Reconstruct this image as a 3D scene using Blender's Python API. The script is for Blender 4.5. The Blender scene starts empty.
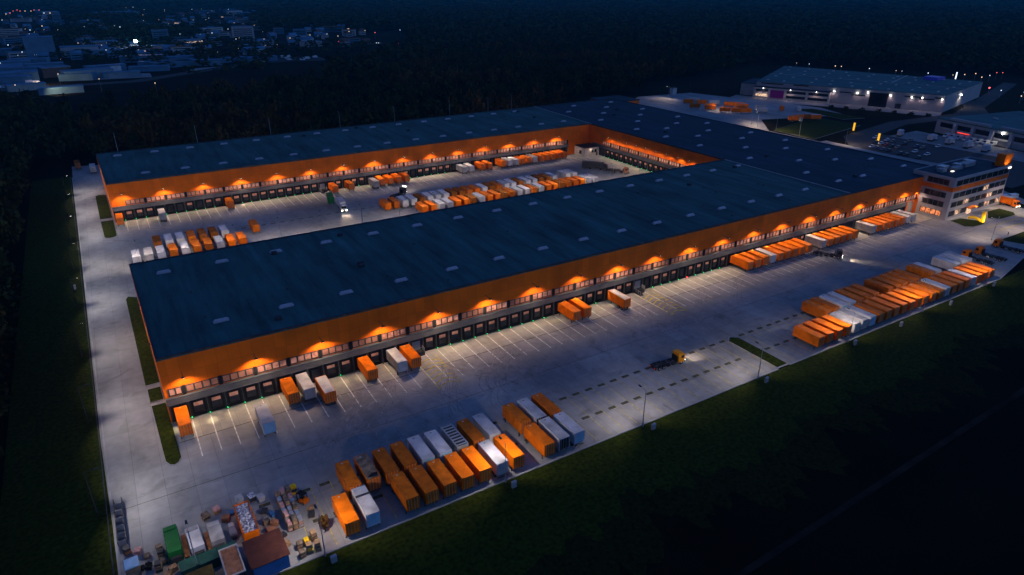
import bpy, math, random
import numpy as np
from mathutils import Matrix, Vector
random.seed(7); RNG = np.random.default_rng(11)
scene = bpy.context.scene
COL = scene.collection
PI = math.pi

# ------------------------------------------------------------------ camera
CAM_R = [[0.856142960, 0.214740965, -0.470005905],
         [-0.516738745, 0.354819478, -0.779156087],
         [-0.000549480, 0.909939260, 0.414741174]]
CAM_H = 88.0
FPX = 666.46
cam = bpy.data.cameras.new('camera'); camo = bpy.data.objects.new('camera', cam); COL.objects.link(camo)
m = Matrix(CAM_R).to_4x4(); m.translation = (0, 0, CAM_H); camo.matrix_world = m
cam.sensor_width = 36; cam.lens = FPX / 1024 * 36; cam.clip_end = 30000; cam.clip_start = 1
scene.camera = camo

def at(px, py, z=0.0):
    v = (px - 512, -(py - 287.5), -FPX)
    d = [sum(CAM_R[i][j] * v[j] for j in range(3)) for i in range(3)]
    t = (z - CAM_H) / d[2]
    return (d[0] * t, d[1] * t, z)

# ------------------------------------------------------------------ materials
MATS = {}
def new_mat(name):
    m = bpy.data.materials.new(name); m.use_nodes = True
    return m, m.node_tree.nodes, m.node_tree.links, m.node_tree.nodes['Principled BSDF']

def mat(name, col, rough=0.6, metal=0.0, var=0.12, scale=0.6, bump=0.0, col2=None, detail=4, objvar=.0):
    """solid surface with soft blotches of wear"""
    if name in MATS: return MATS[name]
    m, N, L, b = new_mat(name)
    b.inputs['Roughness'].default_value = rough; b.inputs['Metallic'].default_value = metal
    b.inputs['Specular IOR Level'].default_value = .5 if rough < .5 else .12 if rough < .7 else .04
    tc = N.new('ShaderNodeTexCoord'); nz = N.new('ShaderNodeTexNoise')
    nz.inputs['Scale'].default_value = scale; nz.inputs['Detail'].default_value = detail
    oi = N.new('ShaderNodeObjectInfo'); off = N.new('ShaderNodeVectorMath'); off.operation = 'MULTIPLY_ADD'
    cmb = N.new('ShaderNodeCombineXYZ')
    for q in range(3): L.new(oi.outputs['Random'], cmb.inputs[q])
    off.inputs[1].default_value = (37, 53, 71); L.new(cmb.outputs[0], off.inputs[0]); L.new(tc.outputs['Object'], off.inputs[2])
    L.new(off.outputs[0], nz.inputs['Vector'])
    rp = N.new('ShaderNodeValToRGB')
    c2 = col2 or tuple(c * (1 - 2 * var) for c in col)
    rp.color_ramp.elements[0].color = (*c2, 1); rp.color_ramp.elements[0].position = .32
    rp.color_ramp.elements[1].color = (*[min(1, c * (1 + var)) for c in col], 1); rp.color_ramp.elements[1].position = .68
    L.new(nz.outputs['Fac'], rp.inputs['Fac'])
    vr = N.new('ShaderNodeMapRange'); vr.inputs['To Min'].default_value = 1 - objvar; vr.inputs['To Max'].default_value = 1.0; L.new(oi.outputs['Random'], vr.inputs['Value'])
    hs = N.new('ShaderNodeHueSaturation'); L.new(rp.outputs['Color'], hs.inputs['Color']); L.new(vr.outputs[0], hs.inputs['Value'])
    L.new(hs.outputs['Color'], b.inputs['Base Color'])
    if bump:
        bp = N.new('ShaderNodeBump'); bp.inputs['Strength'].default_value = bump
        L.new(nz.outputs['Fac'], bp.inputs['Height']); L.new(bp.outputs['Normal'], b.inputs['Normal'])
    MATS[name] = m
    return m

def glow(name, col, strength, noise=0.0, nscale=0.8):
    if name in MATS: return MATS[name]
    m, N, L, b = new_mat(name)
    b.inputs['Base Color'].default_value = (*[c * .3 for c in col], 1)
    b.inputs['Emission Color'].default_value = (*col, 1)
    b.inputs['Emission Strength'].default_value = strength
    if noise:
        tc = N.new('ShaderNodeTexCoord'); nz = N.new('ShaderNodeTexNoise')
        nz.inputs['Scale'].default_value = nscale; nz.inputs['Detail'].default_value = 3
        L.new(tc.outputs['Object'], nz.inputs['Vector'])
        rp = N.new('ShaderNodeValToRGB')
        rp.color_ramp.elements[0].color = (*[c * (1 - noise) for c in (col[0], col[1] * .8, col[2] * .7)], 1)
        rp.color_ramp.elements[0].position = .42
        rp.color_ramp.elements[1].color = (*col, 1); rp.color_ramp.elements[1].position = .55
        L.new(nz.outputs['Fac'], rp.inputs['Fac']); L.new(rp.outputs['Color'], b.inputs['Emission Color'])
    MATS[name] = m
    return m

def concrete(name, base, joint=5.0, stain=.35, jw=.012):
    m, N, L, b = new_mat(name)
    b.inputs['Roughness'].default_value = .8; b.inputs['Specular IOR Level'].default_value = .15
    tc = N.new('ShaderNodeTexCoord')
    n1 = N.new('ShaderNodeTexNoise'); n1.inputs['Scale'].default_value = .035; n1.inputs['Detail'].default_value = 6; n1.inputs['Roughness'].default_value = .65
    mp = N.new('ShaderNodeMapping'); mp.inputs['Scale'].default_value = (1, .35, 1)
    L.new(tc.outputs['Object'], mp.inputs['Vector']); L.new(mp.outputs['Vector'], n1.inputs['Vector'])
    n2 = N.new('ShaderNodeTexNoise'); n2.inputs['Scale'].default_value = .5; n2.inputs['Detail'].default_value = 5
    L.new(tc.outputs['Object'], n2.inputs['Vector'])
    n3 = N.new('ShaderNodeTexNoise'); n3.inputs['Scale'].default_value = .16; n3.inputs['Detail'].default_value = 3; n3.inputs['Distortion'].default_value = 1.5
    L.new(tc.outputs['Object'], n3.inputs['Vector'])
    br = N.new('ShaderNodeTexBrick'); br.offset = 0; br.inputs['Scale'].default_value = 1
    br.inputs['Brick Width'].default_value = joint; br.inputs['Row Height'].default_value = joint * 1.6
    br.inputs['Mortar Size'].default_value = .05; br.inputs['Mortar Smooth'].default_value = .4
    br.inputs['Color1'].default_value = (1, 1, 1, 1); br.inputs['Color2'].default_value = (.86, .86, .86, 1); br.inputs['Mortar'].default_value = (.62, .62, .62, 1)
    L.new(tc.outputs['Object'], br.inputs['Vector'])
    r1 = N.new('ShaderNodeValToRGB')
    r1.color_ramp.elements[0].position = .3; r1.color_ramp.elements[0].color = (*[c * (1 - stain) for c in base], 1)
    r1.color_ramp.elements[1].position = .68; r1.color_ramp.elements[1].color = (*[c * 1.12 for c in base], 1)
    L.new(n1.outputs['Fac'], r1.inputs['Fac'])
    mx = N.new('ShaderNodeMix'); mx.data_type = 'RGBA'; mx.blend_type = 'MULTIPLY'; mx.inputs['Factor'].default_value = 1
    L.new(r1.outputs['Color'], mx.inputs[6]); L.new(br.outputs['Color'], mx.inputs[7])
    r2 = N.new('ShaderNodeValToRGB'); r2.color_ramp.elements[0].position = .3; r2.color_ramp.elements[0].color = (.75, .75, .76, 1); r2.color_ramp.elements[1].position = .65
    L.new(n2.outputs['Fac'], r2.inputs['Fac'])
    m2 = N.new('ShaderNodeMix'); m2.data_type = 'RGBA'; m2.blend_type = 'MULTIPLY'; m2.inputs['Factor'].default_value = .7
    L.new(mx.outputs[2], m2.inputs[6]); L.new(r2.outputs['Color'], m2.inputs[7])
    r3 = N.new('ShaderNodeValToRGB'); r3.color_ramp.elements[0].position = .27; r3.color_ramp.elements[0].color = (.55, .53, .52, 1); r3.color_ramp.elements[1].position = .42
    L.new(n3.outputs['Fac'], r3.inputs['Fac'])
    m3 = N.new('ShaderNodeMix'); m3.data_type = 'RGBA'; m3.blend_type = 'MULTIPLY'; m3.inputs['Factor'].default_value = .6
    L.new(m2.outputs[2], m3.inputs[6]); L.new(r3.outputs['Color'], m3.inputs[7])
    L.new(m3.outputs[2], b.inputs['Base Color'])
    MATS[name] = m
    return m

def roofmat(name, base):
    """membrane roof: seams between the sheets, long drain streaks, ponding stains"""
    m, N, L, b = new_mat(name)
    b.inputs['Roughness'].default_value = .75; b.inputs['Specular IOR Level'].default_value = .08
    tc = N.new('ShaderNodeTexCoord')
    mp = N.new('ShaderNodeMapping'); mp.inputs['Scale'].default_value = (.30, .035, 1)
    L.new(tc.outputs['Object'], mp.inputs['Vector'])
    n1 = N.new('ShaderNodeTexNoise'); n1.inputs['Scale'].default_value = 1; n1.inputs['Detail'].default_value = 7; n1.inputs['Roughness'].default_value = .7
    L.new(mp.outputs['Vector'], n1.inputs['Vector'])
    n2 = N.new('ShaderNodeTexNoise'); n2.inputs['Scale'].default_value = .05; n2.inputs['Detail'].default_value = 5
    L.new(tc.outputs['Object'], n2.inputs['Vector'])
    br = N.new('ShaderNodeTexBrick'); br.inputs['Scale'].default_value = 1; br.inputs['Brick Width'].default_value = 3; br.inputs['Row Height'].default_value = 30
    br.inputs['Mortar Size'].default_value = .06; br.inputs['Color1'].default_value = (1, 1, 1, 1); br.inputs['Color2'].default_value = (.84, .84, .84, 1); br.inputs['Mortar'].default_value = (.75, .75, .75, 1)
    L.new(tc.outputs['Object'], br.inputs['Vector'])
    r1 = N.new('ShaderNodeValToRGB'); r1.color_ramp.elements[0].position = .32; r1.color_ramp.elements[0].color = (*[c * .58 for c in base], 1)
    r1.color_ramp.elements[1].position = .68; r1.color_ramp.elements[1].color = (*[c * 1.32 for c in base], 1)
    L.new(n1.outputs['Fac'], r1.inputs['Fac'])
    mx = N.new('ShaderNodeMix'); mx.data_type = 'RGBA'; mx.blend_type = 'MULTIPLY'; mx.inputs['Factor'].default_value = 1
    L.new(r1.outputs['Color'], mx.inputs[6]); L.new(br.outputs['Color'], mx.inputs[7])
    r2 = N.new('ShaderNodeValToRGB'); r2.color_ramp.elements[0].position = .35; r2.color_ramp.elements[0].color = (.68, .7, .72, 1); r2.color_ramp.elements[1].position = .6
    L.new(n2.outputs['Fac'], r2.inputs['Fac'])
    m2 = N.new('ShaderNodeMix'); m2.data_type = 'RGBA'; m2.blend_type = 'MULTIPLY'; m2.inputs['Factor'].default_value = .8
    L.new(mx.outputs[2], m2.inputs[6]); L.new(r2.outputs['Color'], m2.inputs[7])
    L.new(m2.outputs[2], b.inputs['Base Color'])
    MATS[name] = m
    return m

def cladding(name, base):
    m, N, L, b = new_mat(name); b.inputs['Roughness'].default_value = .7; b.inputs['Specular IOR Level'].default_value = .2
    tc = N.new('ShaderNodeTexCoord'); sp = N.new('ShaderNodeSeparateXYZ'); L.new(tc.outputs['Object'], sp.inputs[0])
    ad = N.new('ShaderNodeMath'); L.new(sp.outputs[0], ad.inputs[0]); L.new(sp.outputs[1], ad.inputs[1])
    cb = N.new('ShaderNodeCombineXYZ'); L.new(ad.outputs[0], cb.inputs[0]); L.new(sp.outputs[2], cb.inputs[1])
    br = N.new('ShaderNodeTexBrick'); br.offset = 0; br.inputs['Scale'].default_value = 1; br.inputs['Brick Width'].default_value = 2.5; br.inputs['Row Height'].default_value = 3.9
    br.inputs['Mortar Size'].default_value = .03; br.inputs['Color1'].default_value = (*base, 1); br.inputs['Color2'].default_value = (*[c * .84 for c in base], 1); br.inputs['Mortar'].default_value = (*[c * .6 for c in base], 1)
    L.new(cb.outputs[0], br.inputs['Vector']); nz = N.new('ShaderNodeTexNoise'); nz.inputs['Scale'].default_value = .12; nz.inputs['Detail'].default_value = 6; L.new(tc.outputs['Object'], nz.inputs['Vector'])
    rp = N.new('ShaderNodeValToRGB'); rp.color_ramp.elements[0].position = .3; rp.color_ramp.elements[0].color = (.72, .72, .72, 1); rp.color_ramp.elements[1].position = .6
    L.new(nz.outputs['Fac'], rp.inputs['Fac']); mx = N.new('ShaderNodeMix'); mx.data_type = 'RGBA'; mx.blend_type = 'MULTIPLY'; mx.inputs['Factor'].default_value = 1
    L.new(br.outputs['Color'], mx.inputs[6]); L.new(rp.outputs['Color'], mx.inputs[7]); L.new(mx.outputs[2], b.inputs['Base Color'])
    return m
ORANGE = (.86, .178, .002)
M = dict(
    concrete=concrete('yard concrete', (.345, .342, .338), stain=.45),
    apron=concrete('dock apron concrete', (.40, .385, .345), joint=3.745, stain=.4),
    asphalt=concrete('road asphalt', (.055, .053, .055), joint=40),
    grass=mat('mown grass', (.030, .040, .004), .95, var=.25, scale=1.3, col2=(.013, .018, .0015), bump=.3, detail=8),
    ground=mat('rough ground', (.009, .007, .003), 1, var=.25, scale=.05, col2=(.003, .003, .0015), detail=9),  # near-black tone paints the dark beyond the kerb lamps
    roof_front=roofmat('grey membrane roof', (.05, .125, .12)),
    roof_cross=roofmat('dark membrane roof', (.02, .05, .075)),
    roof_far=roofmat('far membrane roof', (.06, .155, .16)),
    wall_orange=cladding('orange cladding', (.88, .160, .002)),
    metal=mat('galvanised steel', (.42, .43, .45), .45, .5, var=.1, scale=.5),
    pole=mat('pole steel', (.34, .34, .35), .5, .3),
    slate=mat('slate grey panel', (.095, .10, .112), .5, var=.12, scale=.4),
    grey=mat('grey panel', (.27, .275, .29), .5, var=.1, scale=.3),
    dark=mat('black rubber', (.018, .018, .02), .8),
    darkgrey=mat('dark steel', (.05, .05, .055), .6, var=.2),
    white=mat('white paint', (.54, .54, .57), .5, var=.14, scale=.4, objvar=.28),
    offwhite=mat('off white paint', (.53, .51, .50), .55, var=.18, scale=.4, objvar=.28),
    orange=mat('orange paint', ORANGE, .5, var=.14, scale=.5, objvar=.28),
    orange_dull=mat('faded and dimmed orange paint', (.62, .145, .004), .6, var=.16, scale=.7, objvar=.35),  # worn paint in the courtyard; front yard boxes take weak lamp light as colour
    brown=mat('weathered brown paint', (.34, .10, .012), .7, var=.18, scale=.8, objvar=.3),
    greytarp=mat('weathered grey tarpaulin', (.24, .17, .11), .8, var=.2, scale=.8, col2=(.08, .07, .06)),
    silver=mat('bare aluminium', (.45, .46, .48), .4, .5, var=.12),
    lightblue=mat('pale blue paint', (.30, .52, .70), .5, var=.08),
    yellow=mat('yellow paint', (.80, .47, .01), .5, var=.06), cabyellow=mat('amber cab paint', (.66, .25, .005), .5, var=.06),
    whiteline=mat('white road paint', (.68, .67, .64), .8, var=.2, scale=1.2),
    yellowline=mat('yellow road paint', (.52, .42, .06), .8, var=.25, scale=1.2),
    tyre=mat('tyre marks on concrete', (.27, .25, .245), .9, var=.2, scale=.6),
    dimmedgrass=mat('verge grass darkened for lamp fade', (.020, .022, .004), 1, var=.3, scale=1.4, col2=(.006, .007, .002), detail=9),  # darker copy of the grass, lamp fade put into its colour
    track=mat('track mud', (.024, .018, .014), 1, var=.3, scale=.2),
    pad=mat('oily steel pad', (.085, .08, .045), .8, var=.25, scale=1.5),
    green=mat('green paint', (.012, .14, .03), .55, var=.1, scale=.6),
    darkgreen=mat('dark green paint', (.015, .075, .06), .6, var=.15, scale=.6),
    blue=mat('blue paint', (.06, .17, .38), .55, var=.1),
    brownroof=mat('brown sheet roof', (.095, .034, .026), .6, var=.12, scale=.8),
    wood=mat('pallet wood', (.36, .22, .12), .85, var=.25, scale=2.5),
    scrap=mat('mixed scrap', (.62, .62, .66), .7, var=.3, scale=3, col2=(.05, .05, .07)),
    pink=mat('pink wrapped goods', (.55, .30, .27), .7, var=.2, scale=2),
    rust=mat('rusty steel', (.34, .15, .08), .75, var=.2, scale=1.2),
    goldbrown=mat('gold brown roof', (.14, .09, .025), .8, var=.15, scale=1),
    plaster=mat('pale plaster', (.46, .42, .40), .8, var=.06, scale=.3),
    lightgrey=mat('pale grey cladding', (.32, .32, .35), .6, var=.06, scale=.2),
    glass=mat('dark window glass', (.012, .016, .024), .12, var=.2),
    skylight=mat('skylight dome', (.38, .36, .41), .35, var=.06, scale=.8),
    purple=mat('purple panel', (.30, .02, .22), .5),
    bark=mat('bark', (.05, .035, .025), .9),
    leaves=mat('leaves', (.048, .046, .012), .9, var=.3, scale=.09, col2=(.006, .009, .003), detail=7),
    autumn=mat('autumn leaves', (.12, .055, .014), .9, var=.3, scale=.08, col2=(.02, .016, .005), detail=7),
    townwall=mat('town render', (.10, .19, .27), .8, var=.12, scale=.1),  # walls and roofs tinted blue to carry the distance haze
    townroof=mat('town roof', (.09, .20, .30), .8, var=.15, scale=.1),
    tileroof=mat('town tile roof', (.16, .08, .06), .8, var=.15, scale=.1),
    redcar=mat('red car paint', (.4, .02, .02), .35), bluecar=mat('blue car paint', (.04, .08, .2), .35),
    greycar=mat('grey car paint', (.16, .16, .17), .35), whitecar=mat('white car paint', (.75, .75, .76), .35), blackcar=mat('black car paint', (.015, .015, .017), .3),
    win_a=glow('lit window bright', (1, .48, .34), .46, .72, .8),
    win_b=glow('lit window', (1, .44, .31), .30, .85, .9),
    win_c=glow('lit window dim', (.95, .40, .26), .09, .85, .7),
    doorpane=glow('lit dock door pane', (1, .45, .30), .30, .5, .9),
    led_green=glow('green signal', (.0, .85, .16), 6),
    led_red=glow('red signal', (1, .03, .04), 9),
    lamp=glow('lamp lens', (1, .80, .58), 14),
    softlamp=glow('soft lamp lens', (1, .9, .78), 2.2), lampwhite=glow('white lamp lens', (1, .93, .84), 12),
    headlight=glow('headlight lens', (1, .9, .72), 16),
    taillight=glow('tail light', (1, .05, .03), 2),
    officewin=glow('lit office window', (1, .66, .42), 1.1, .85, .9),
    officeorange=glow('lit orange office window', (1, .32, .12), 1.0, .8, 1.4),
    totem=glow('lit yellow sign', (1, .50, .02), 1.1),
    townlamp=glow('town lamp', (1, .68, .42), 2.0), townwhite=glow('town white lamp', (.75, .87, 1), 1.8), townred=glow('town red lamp', (1, .14, .14), 2),
    flood=glow('floodlight lens', (1, .93, .80), 30),
    bluesign=glow('blue lit sign', (.15, .40, 1), 5), blueroof=glow('blue roof light', (.02, .03, .5), .15),
)

# ------------------------------------------------------------------ mesh helpers
class MB:
    def __init__(s): s.v = []; s.f = []
    def box(s, x0, x1, y0, y1, z0, z1, T=None):
        c = [(x, y, z) for z in (z0, z1) for y in (y0, y1) for x in (x0, x1)]
        if T: c = [T(*p) for p in c]
        n = len(s.v); s.v += c
        s.f += [tuple(n + i for i in q) for q in ((0, 2, 3, 1), (4, 5, 7, 6), (0, 1, 5, 4), (2, 6, 7, 3), (0, 4, 6, 2), (1, 3, 7, 5))]
        return s
    def prism(s, pts, z0, z1):
        n = len(s.v); k = len(pts)
        s.v += [(p[0], p[1], z0) for p in pts] + [(p[0], p[1], z1) for p in pts]
        s.f.append(tuple(n + i for i in reversed(range(k)))); s.f.append(tuple(n + k + i for i in range(k)))
        for i in range(k):
            j = (i + 1) % k; s.f.append((n + i, n + j, n + k + j, n + k + i))
        return s
    def poly(s, pts, z=0.0):
        n = len(s.v); s.v += [(p[0], p[1], z) for p in pts]; s.f.append(tuple(range(n, n + len(pts)))); return s
    def hull(s, lo, hi):
        """two rings of equal length joined and capped"""
        n = len(s.v); k = len(lo); s.v += list(lo) + list(hi)
        s.f.append(tuple(n + i for i in reversed(range(k)))); s.f.append(tuple(n + k + i for i in range(k)))
        for i in range(k):
            j = (i + 1) % k; s.f.append((n + i, n + j, n + k + j, n + k + i))
        return s
    def tube(s, a, b, r, r2=None, k=8):
        a = Vector(a); b = Vector(b); d = (b - a).normalized()
        u = d.cross(Vector((0, 0, 1)) if abs(d.z) < .9 else Vector((1, 0, 0))).normalized(); w = d.cross(u)
        r2 = r if r2 is None else r2
        ring = lambda c, rr: [tuple(c + u * (rr * math.cos(2 * PI * i / k)) + w * (rr * math.sin(2 * PI * i / k))) for i in range(k)]
        return s.hull(ring(a, r), ring(b, r2))
    def ball(s, c, r, k=8, rz=None):
        rz = rz or r; rows = k // 2; n = len(s.v)
        s.v.append((c[0], c[1], c[2] - rz))
        for i in range(1, rows):
            ph = -PI / 2 + PI * i / rows
            for j in range(k):
                th = 2 * PI * j / k; s.v.append((c[0] + r * math.cos(ph) * math.cos(th), c[1] + r * math.cos(ph) * math.sin(th), c[2] + rz * math.sin(ph)))
        s.v.append((c[0], c[1], c[2] + rz)); top = len(s.v) - 1
        for j in range(k):
            s.f.append((n, n + 1 + (j + 1) % k, n + 1 + j)); s.f.append((top, top - k + j, top - k + (j + 1) % k))
        for i in range(rows - 2):
            for j in range(k):
                a = n + 1 + i * k; s.f.append((a + j, a + (j + 1) % k, a + k + (j + 1) % k, a + k + j))
        return s
    def build(s, name, mtl, parent=None):
        me = bpy.data.meshes.new(name); me.from_pydata(s.v, [], s.f); me.update()
        me.materials.append(M[mtl] if isinstance(mtl, str) else mtl)
        o = bpy.data.objects.new(name, me); COL.objects.link(o)
        if parent: o.parent = parent
        return o

def tag(o, label=None, cat=None, group=None, kind=None):
    if label: o['label'] = label
    if cat: o['category'] = cat
    if group: o['group'] = group
    if kind: o['kind'] = kind
    return o
def thing(name, label, cat, loc=(0, 0, 0), rz=0.0, group=None):
    o = bpy.data.objects.new(name, None); COL.objects.link(o); o.location = loc; o.rotation_euler = (0, 0, rz)
    o.empty_display_size = .5
    return tag(o, label, cat, group)
def dup(root, loc, rz=0.0, label=None, group=None):
    r = root.copy(); COL.objects.link(r); r.location = loc; r.rotation_euler = (0, 0, rz)
    if label: r['label'] = label
    if group: r['group'] = group
    for ch in list(root.children):
        c = ch.copy(); COL.objects.link(c); c.parent = r
        for g in list(ch.children):
            d = g.copy(); COL.objects.link(d); d.parent = c
    return r
PROTO = {}
def place(key, maker, loc, rz, label, group=None):
    """first use moves the prototype itself, later uses copy it"""
    if key not in PROTO:
        o = maker(); PROTO[key] = o; o.location = loc; o.rotation_euler = (0, 0, rz); o['label'] = label
        if group: o['group'] = group
        return o
    return dup(PROTO[key], loc, rz, label, group)
def spot(name, loc, aim, energy, col, ang, blend=.5, r=.15, parent=None):
    l = bpy.data.lights.new(name, 'SPOT'); l.energy = energy; l.color = col; l.spot_size = math.radians(ang); l.spot_blend = blend; l.shadow_soft_size = r
    o = bpy.data.objects.new(name, l); COL.objects.link(o)
    d = Vector(aim) - Vector(loc); o.rotation_euler = d.to_track_quat('-Z', 'Y').to_euler(); o.location = loc
    if parent: o.parent = parent
    return o
ORD = ['first', 'second', 'third', 'fourth', 'fifth', 'sixth', 'seventh', 'eighth', 'ninth', 'tenth', 'eleventh', 'twelfth', 'thirteenth', 'fourteenth', 'fifteenth',
       'sixteenth', 'seventeenth', 'eighteenth', 'nineteenth', 'twentieth', 'twenty-first', 'twenty-second', 'twenty-third', 'twenty-fourth', 'twenty-fifth', 'twenty-sixth']
def structure(name, mb, mtl): return tag(mb.build(name, mtl), kind='structure')

# ------------------------------------------------------------------ ground, yard, roads
g = MB(); Rg = 14000
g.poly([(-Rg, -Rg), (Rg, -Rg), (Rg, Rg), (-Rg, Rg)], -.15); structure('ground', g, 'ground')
# grass sheets round the yard; bands darken outward, painting the kerb lamps' fade
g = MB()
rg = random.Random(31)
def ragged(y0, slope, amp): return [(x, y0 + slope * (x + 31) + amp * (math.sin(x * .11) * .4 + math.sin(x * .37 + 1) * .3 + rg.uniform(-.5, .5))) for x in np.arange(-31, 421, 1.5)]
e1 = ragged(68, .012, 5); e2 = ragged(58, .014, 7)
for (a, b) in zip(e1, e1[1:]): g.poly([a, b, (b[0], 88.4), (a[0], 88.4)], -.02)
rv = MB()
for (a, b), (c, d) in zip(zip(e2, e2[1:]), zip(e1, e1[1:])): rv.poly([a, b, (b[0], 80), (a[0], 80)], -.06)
structure('dimmed_verge', rv, 'dimmedgrass')
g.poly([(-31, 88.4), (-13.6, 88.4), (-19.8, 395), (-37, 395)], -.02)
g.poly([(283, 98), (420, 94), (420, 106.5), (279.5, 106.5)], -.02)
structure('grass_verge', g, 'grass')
p = MB()
p.poly([(-13.4, 88.6), (240, 88.6), (283, 97), (279.5, 107), (330, 107), (330, 142.6), (-1.6, 142.6), (-15.2, 142.6)], .03)
p.poly([(-15.2, 142.6), (-1.6, 142.6), (-2.8, 204.6), (-4.9, 303), (-6.8, 366), (-5, 414), (-20, 418)], .03)
p.poly([(-2.8, 204.6), (236, 204.6), (236, 303.5), (-4.9, 303)], .03)
structure('yard_pavement', p, 'concrete')
p = MB()
p.poly([(302.7, 142.6), (330, 142.6), (372, 215), (372, 290), (400, 320), (468, 300), (480, 330), (450, 440), (395, 446), (302.7, 380)], .02)
structure('plaza_pavement', p, 'concrete')
r = MB()
r.poly([(330, 107), (620, 107), (620, 119), (330, 119)], .02)
r.poly([(360, 140), (372, 190), (560, 262), (620, 300), (620, 284), (560, 246), (450, 196), (450, 140)], .012)
r.poly([(400, 255), (470, 268), (540, 262), (760, 330), (760, 318), (540, 248), (470, 256), (400, 240)], .018)
structure('access_road', r, 'asphalt')
f = MB(); f.poly([(60, 48), (200, 52), (420, 58), (420, 59.6), (200, 53.4), (60, 49.2)], -.008); structure('field_track', f, 'track')
# kerbs
k = MB()
k.box(-13.4, 131.4, 88.25, 88.6, -.1, .14); k.box(135.6, 240, 88.25, 88.6, -.1, .14)
k.hull([(240, 88.25, -.1), (283, 96.65, -.1), (283, 97, -.1), (240, 88.6, -.1)], [(240, 88.25, .14), (283, 96.65, .14), (283, 97, .14), (240, 88.6, .14)])
k.hull([(-13.7, 88.25, -.1), (-13.4, 88.25, -.1), (-19.6, 392, -.1), (-19.9, 392, -.1)], [(-13.7, 88.25, .14), (-13.4, 88.25, .14), (-19.6, 392, .14), (-19.9, 392, .14)])
structure('kerb', k, 'grey')
# raised grass islands with kerb edges
def island(pts, label=None):
    c = Vector((sum(q[0] for q in pts) / len(pts), sum(q[1] for q in pts) / len(pts), 0))
    inn = []
    for q in pts:
        d = (c - Vector((q[0], q[1], 0))); inn.append((q[0] + d.x / d.length * .35, q[1] + d.y / d.length * .35))
    structure('island_kerb', MB().prism(pts, .02, .15), 'grey')
    structure('grass_island', MB().prism(inn, .1, .19), 'grass')
def rounded(x0, x1, xt0, xt1, y0, y1):
    return [(x0, y0 + 2), (x0 + .7, y0 + .5), ((x0 + x1) / 2, y0), (x1 - .7, y0 + .5), (x1, y0 + 2), (xt1, y1), (xt0, y1)]
island(rounded(-4.2, -1.2, -4.8, -1.85, 126.4, 152))
island([(-5.0, 153.2), (-2.0, 153.2), (-2.1, 160), (-5.1, 160)])
island([(-5.2, 161.6), (-2.15, 161.6), (-3.1, 219), (-5.4, 221), (-6.1, 219)])
island(rounded(-9.6, -5.2, -10.1, -5.6, 283, 307))
island([(-10.2, 310), (-5.8, 310), (-6.6, 349), (-9.5, 350.5), (-10.9, 349)])
island([(131.6, 88.7), (135.4, 88.7), (135.4, 105.2), (133.5, 106.6), (131.6, 105.2)])
island([(283.5, 122), (286, 119.8), (294, 119.4), (297, 121), (293, 128.5), (286, 129)])
island([(302, 122.5), (306, 119.2), (317, 118.6), (320.5, 121), (321, 127), (312, 127.6)])
island([(374, 258), (440, 270), (440, 300), (428, 303), (376, 290)])
island([(450, 290), (468, 285), (470, 330), (456, 336)])

# painted marks
NP, DP = 72, 3.745
D0 = 2.5                      # first divider between docks
def div_x(n): return D0 + DP * n
STAIR = (15, 35, 55, 63)
w = MB()
for n in range(0, 73):
    if n - 1 in STAIR and n > 60: continue
    x = div_x(n); w.box(x - .11, x + .11, 126.8, 141.6, .03, .041)
for n in range(0, 61):
    x = -1.2 + 3.79 * n
    w.box(x - .09, x + .09, 288.5, 302, .03, .041)
structure('white_lane_lines', w, 'whiteline')
y = MB()
for x in [-.2 + 3.745 * i for i in range(4, 73)]:
    if 131 < x < 136 or x > 238: continue
    y.box(x + 21.5 - 21.35 - .05, x + 21.5 - 21.35 + .07, 89.4, 106.2, .03, .036)
for xc in (57.8, 132.6):     # hatched keep-clear boxes in front of the stairs
    for i in range(7):
        yy = 124.6 + i * 2.0
        y.hull([(xc - 2.9, yy, .03), (xc, yy + 1.5, .03), (xc, yy + 1.9, .03), (xc - 2.9, yy + .4, .03)], [(xc - 2.9, yy, .037), (xc, yy + 1.5, .037), (xc, yy + 1.9, .037), (xc - 2.9, yy + .4, .037)])
        y.hull([(xc + 2.9, yy, .03), (xc + 2.9, yy + .4, .03), (xc, yy + 1.9, .03), (xc, yy + 1.5, .03)], [(xc + 2.9, yy, .037), (xc + 2.9, yy + .4, .037), (xc, yy + 1.9, .037), (xc, yy + 1.5, .037)])
    for sx in (-3.1, 2.95): y.box(xc + sx, xc + sx + .18, 124.2, 140, .03, .036)
y.box(290, 330, 112.4, 112.7, .03, .036); y.box(290, 330, 116.4, 116.7, .03, .036)
structure('yellow_lines', y, 'yellowline')
pd = MB()
for i in range(-3, 60):
    x = 21.4 + 3.745 * i
    if x > 165: break
    for yy in (96.9, 105.7):
        if x < 5 or 130 < x < 137 and yy < 100: continue
        pd.box(x - 1.0, x + 1.0, yy - .42, yy + .42, .03, .05)
for i in range(22):
    pd.box(38 + i * 3.8 - .9, 38 + i * 3.8 + .9, 268.3, 269.0, .03, .05)
structure('landing_pads', pd, 'pad')
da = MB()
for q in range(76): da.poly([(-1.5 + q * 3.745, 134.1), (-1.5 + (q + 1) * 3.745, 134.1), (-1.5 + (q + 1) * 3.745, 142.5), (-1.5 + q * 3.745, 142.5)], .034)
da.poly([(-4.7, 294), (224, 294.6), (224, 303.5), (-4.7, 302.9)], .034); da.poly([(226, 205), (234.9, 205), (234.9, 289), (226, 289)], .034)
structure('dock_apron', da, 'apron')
tm = MB(); rt = random.Random(9)
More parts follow.
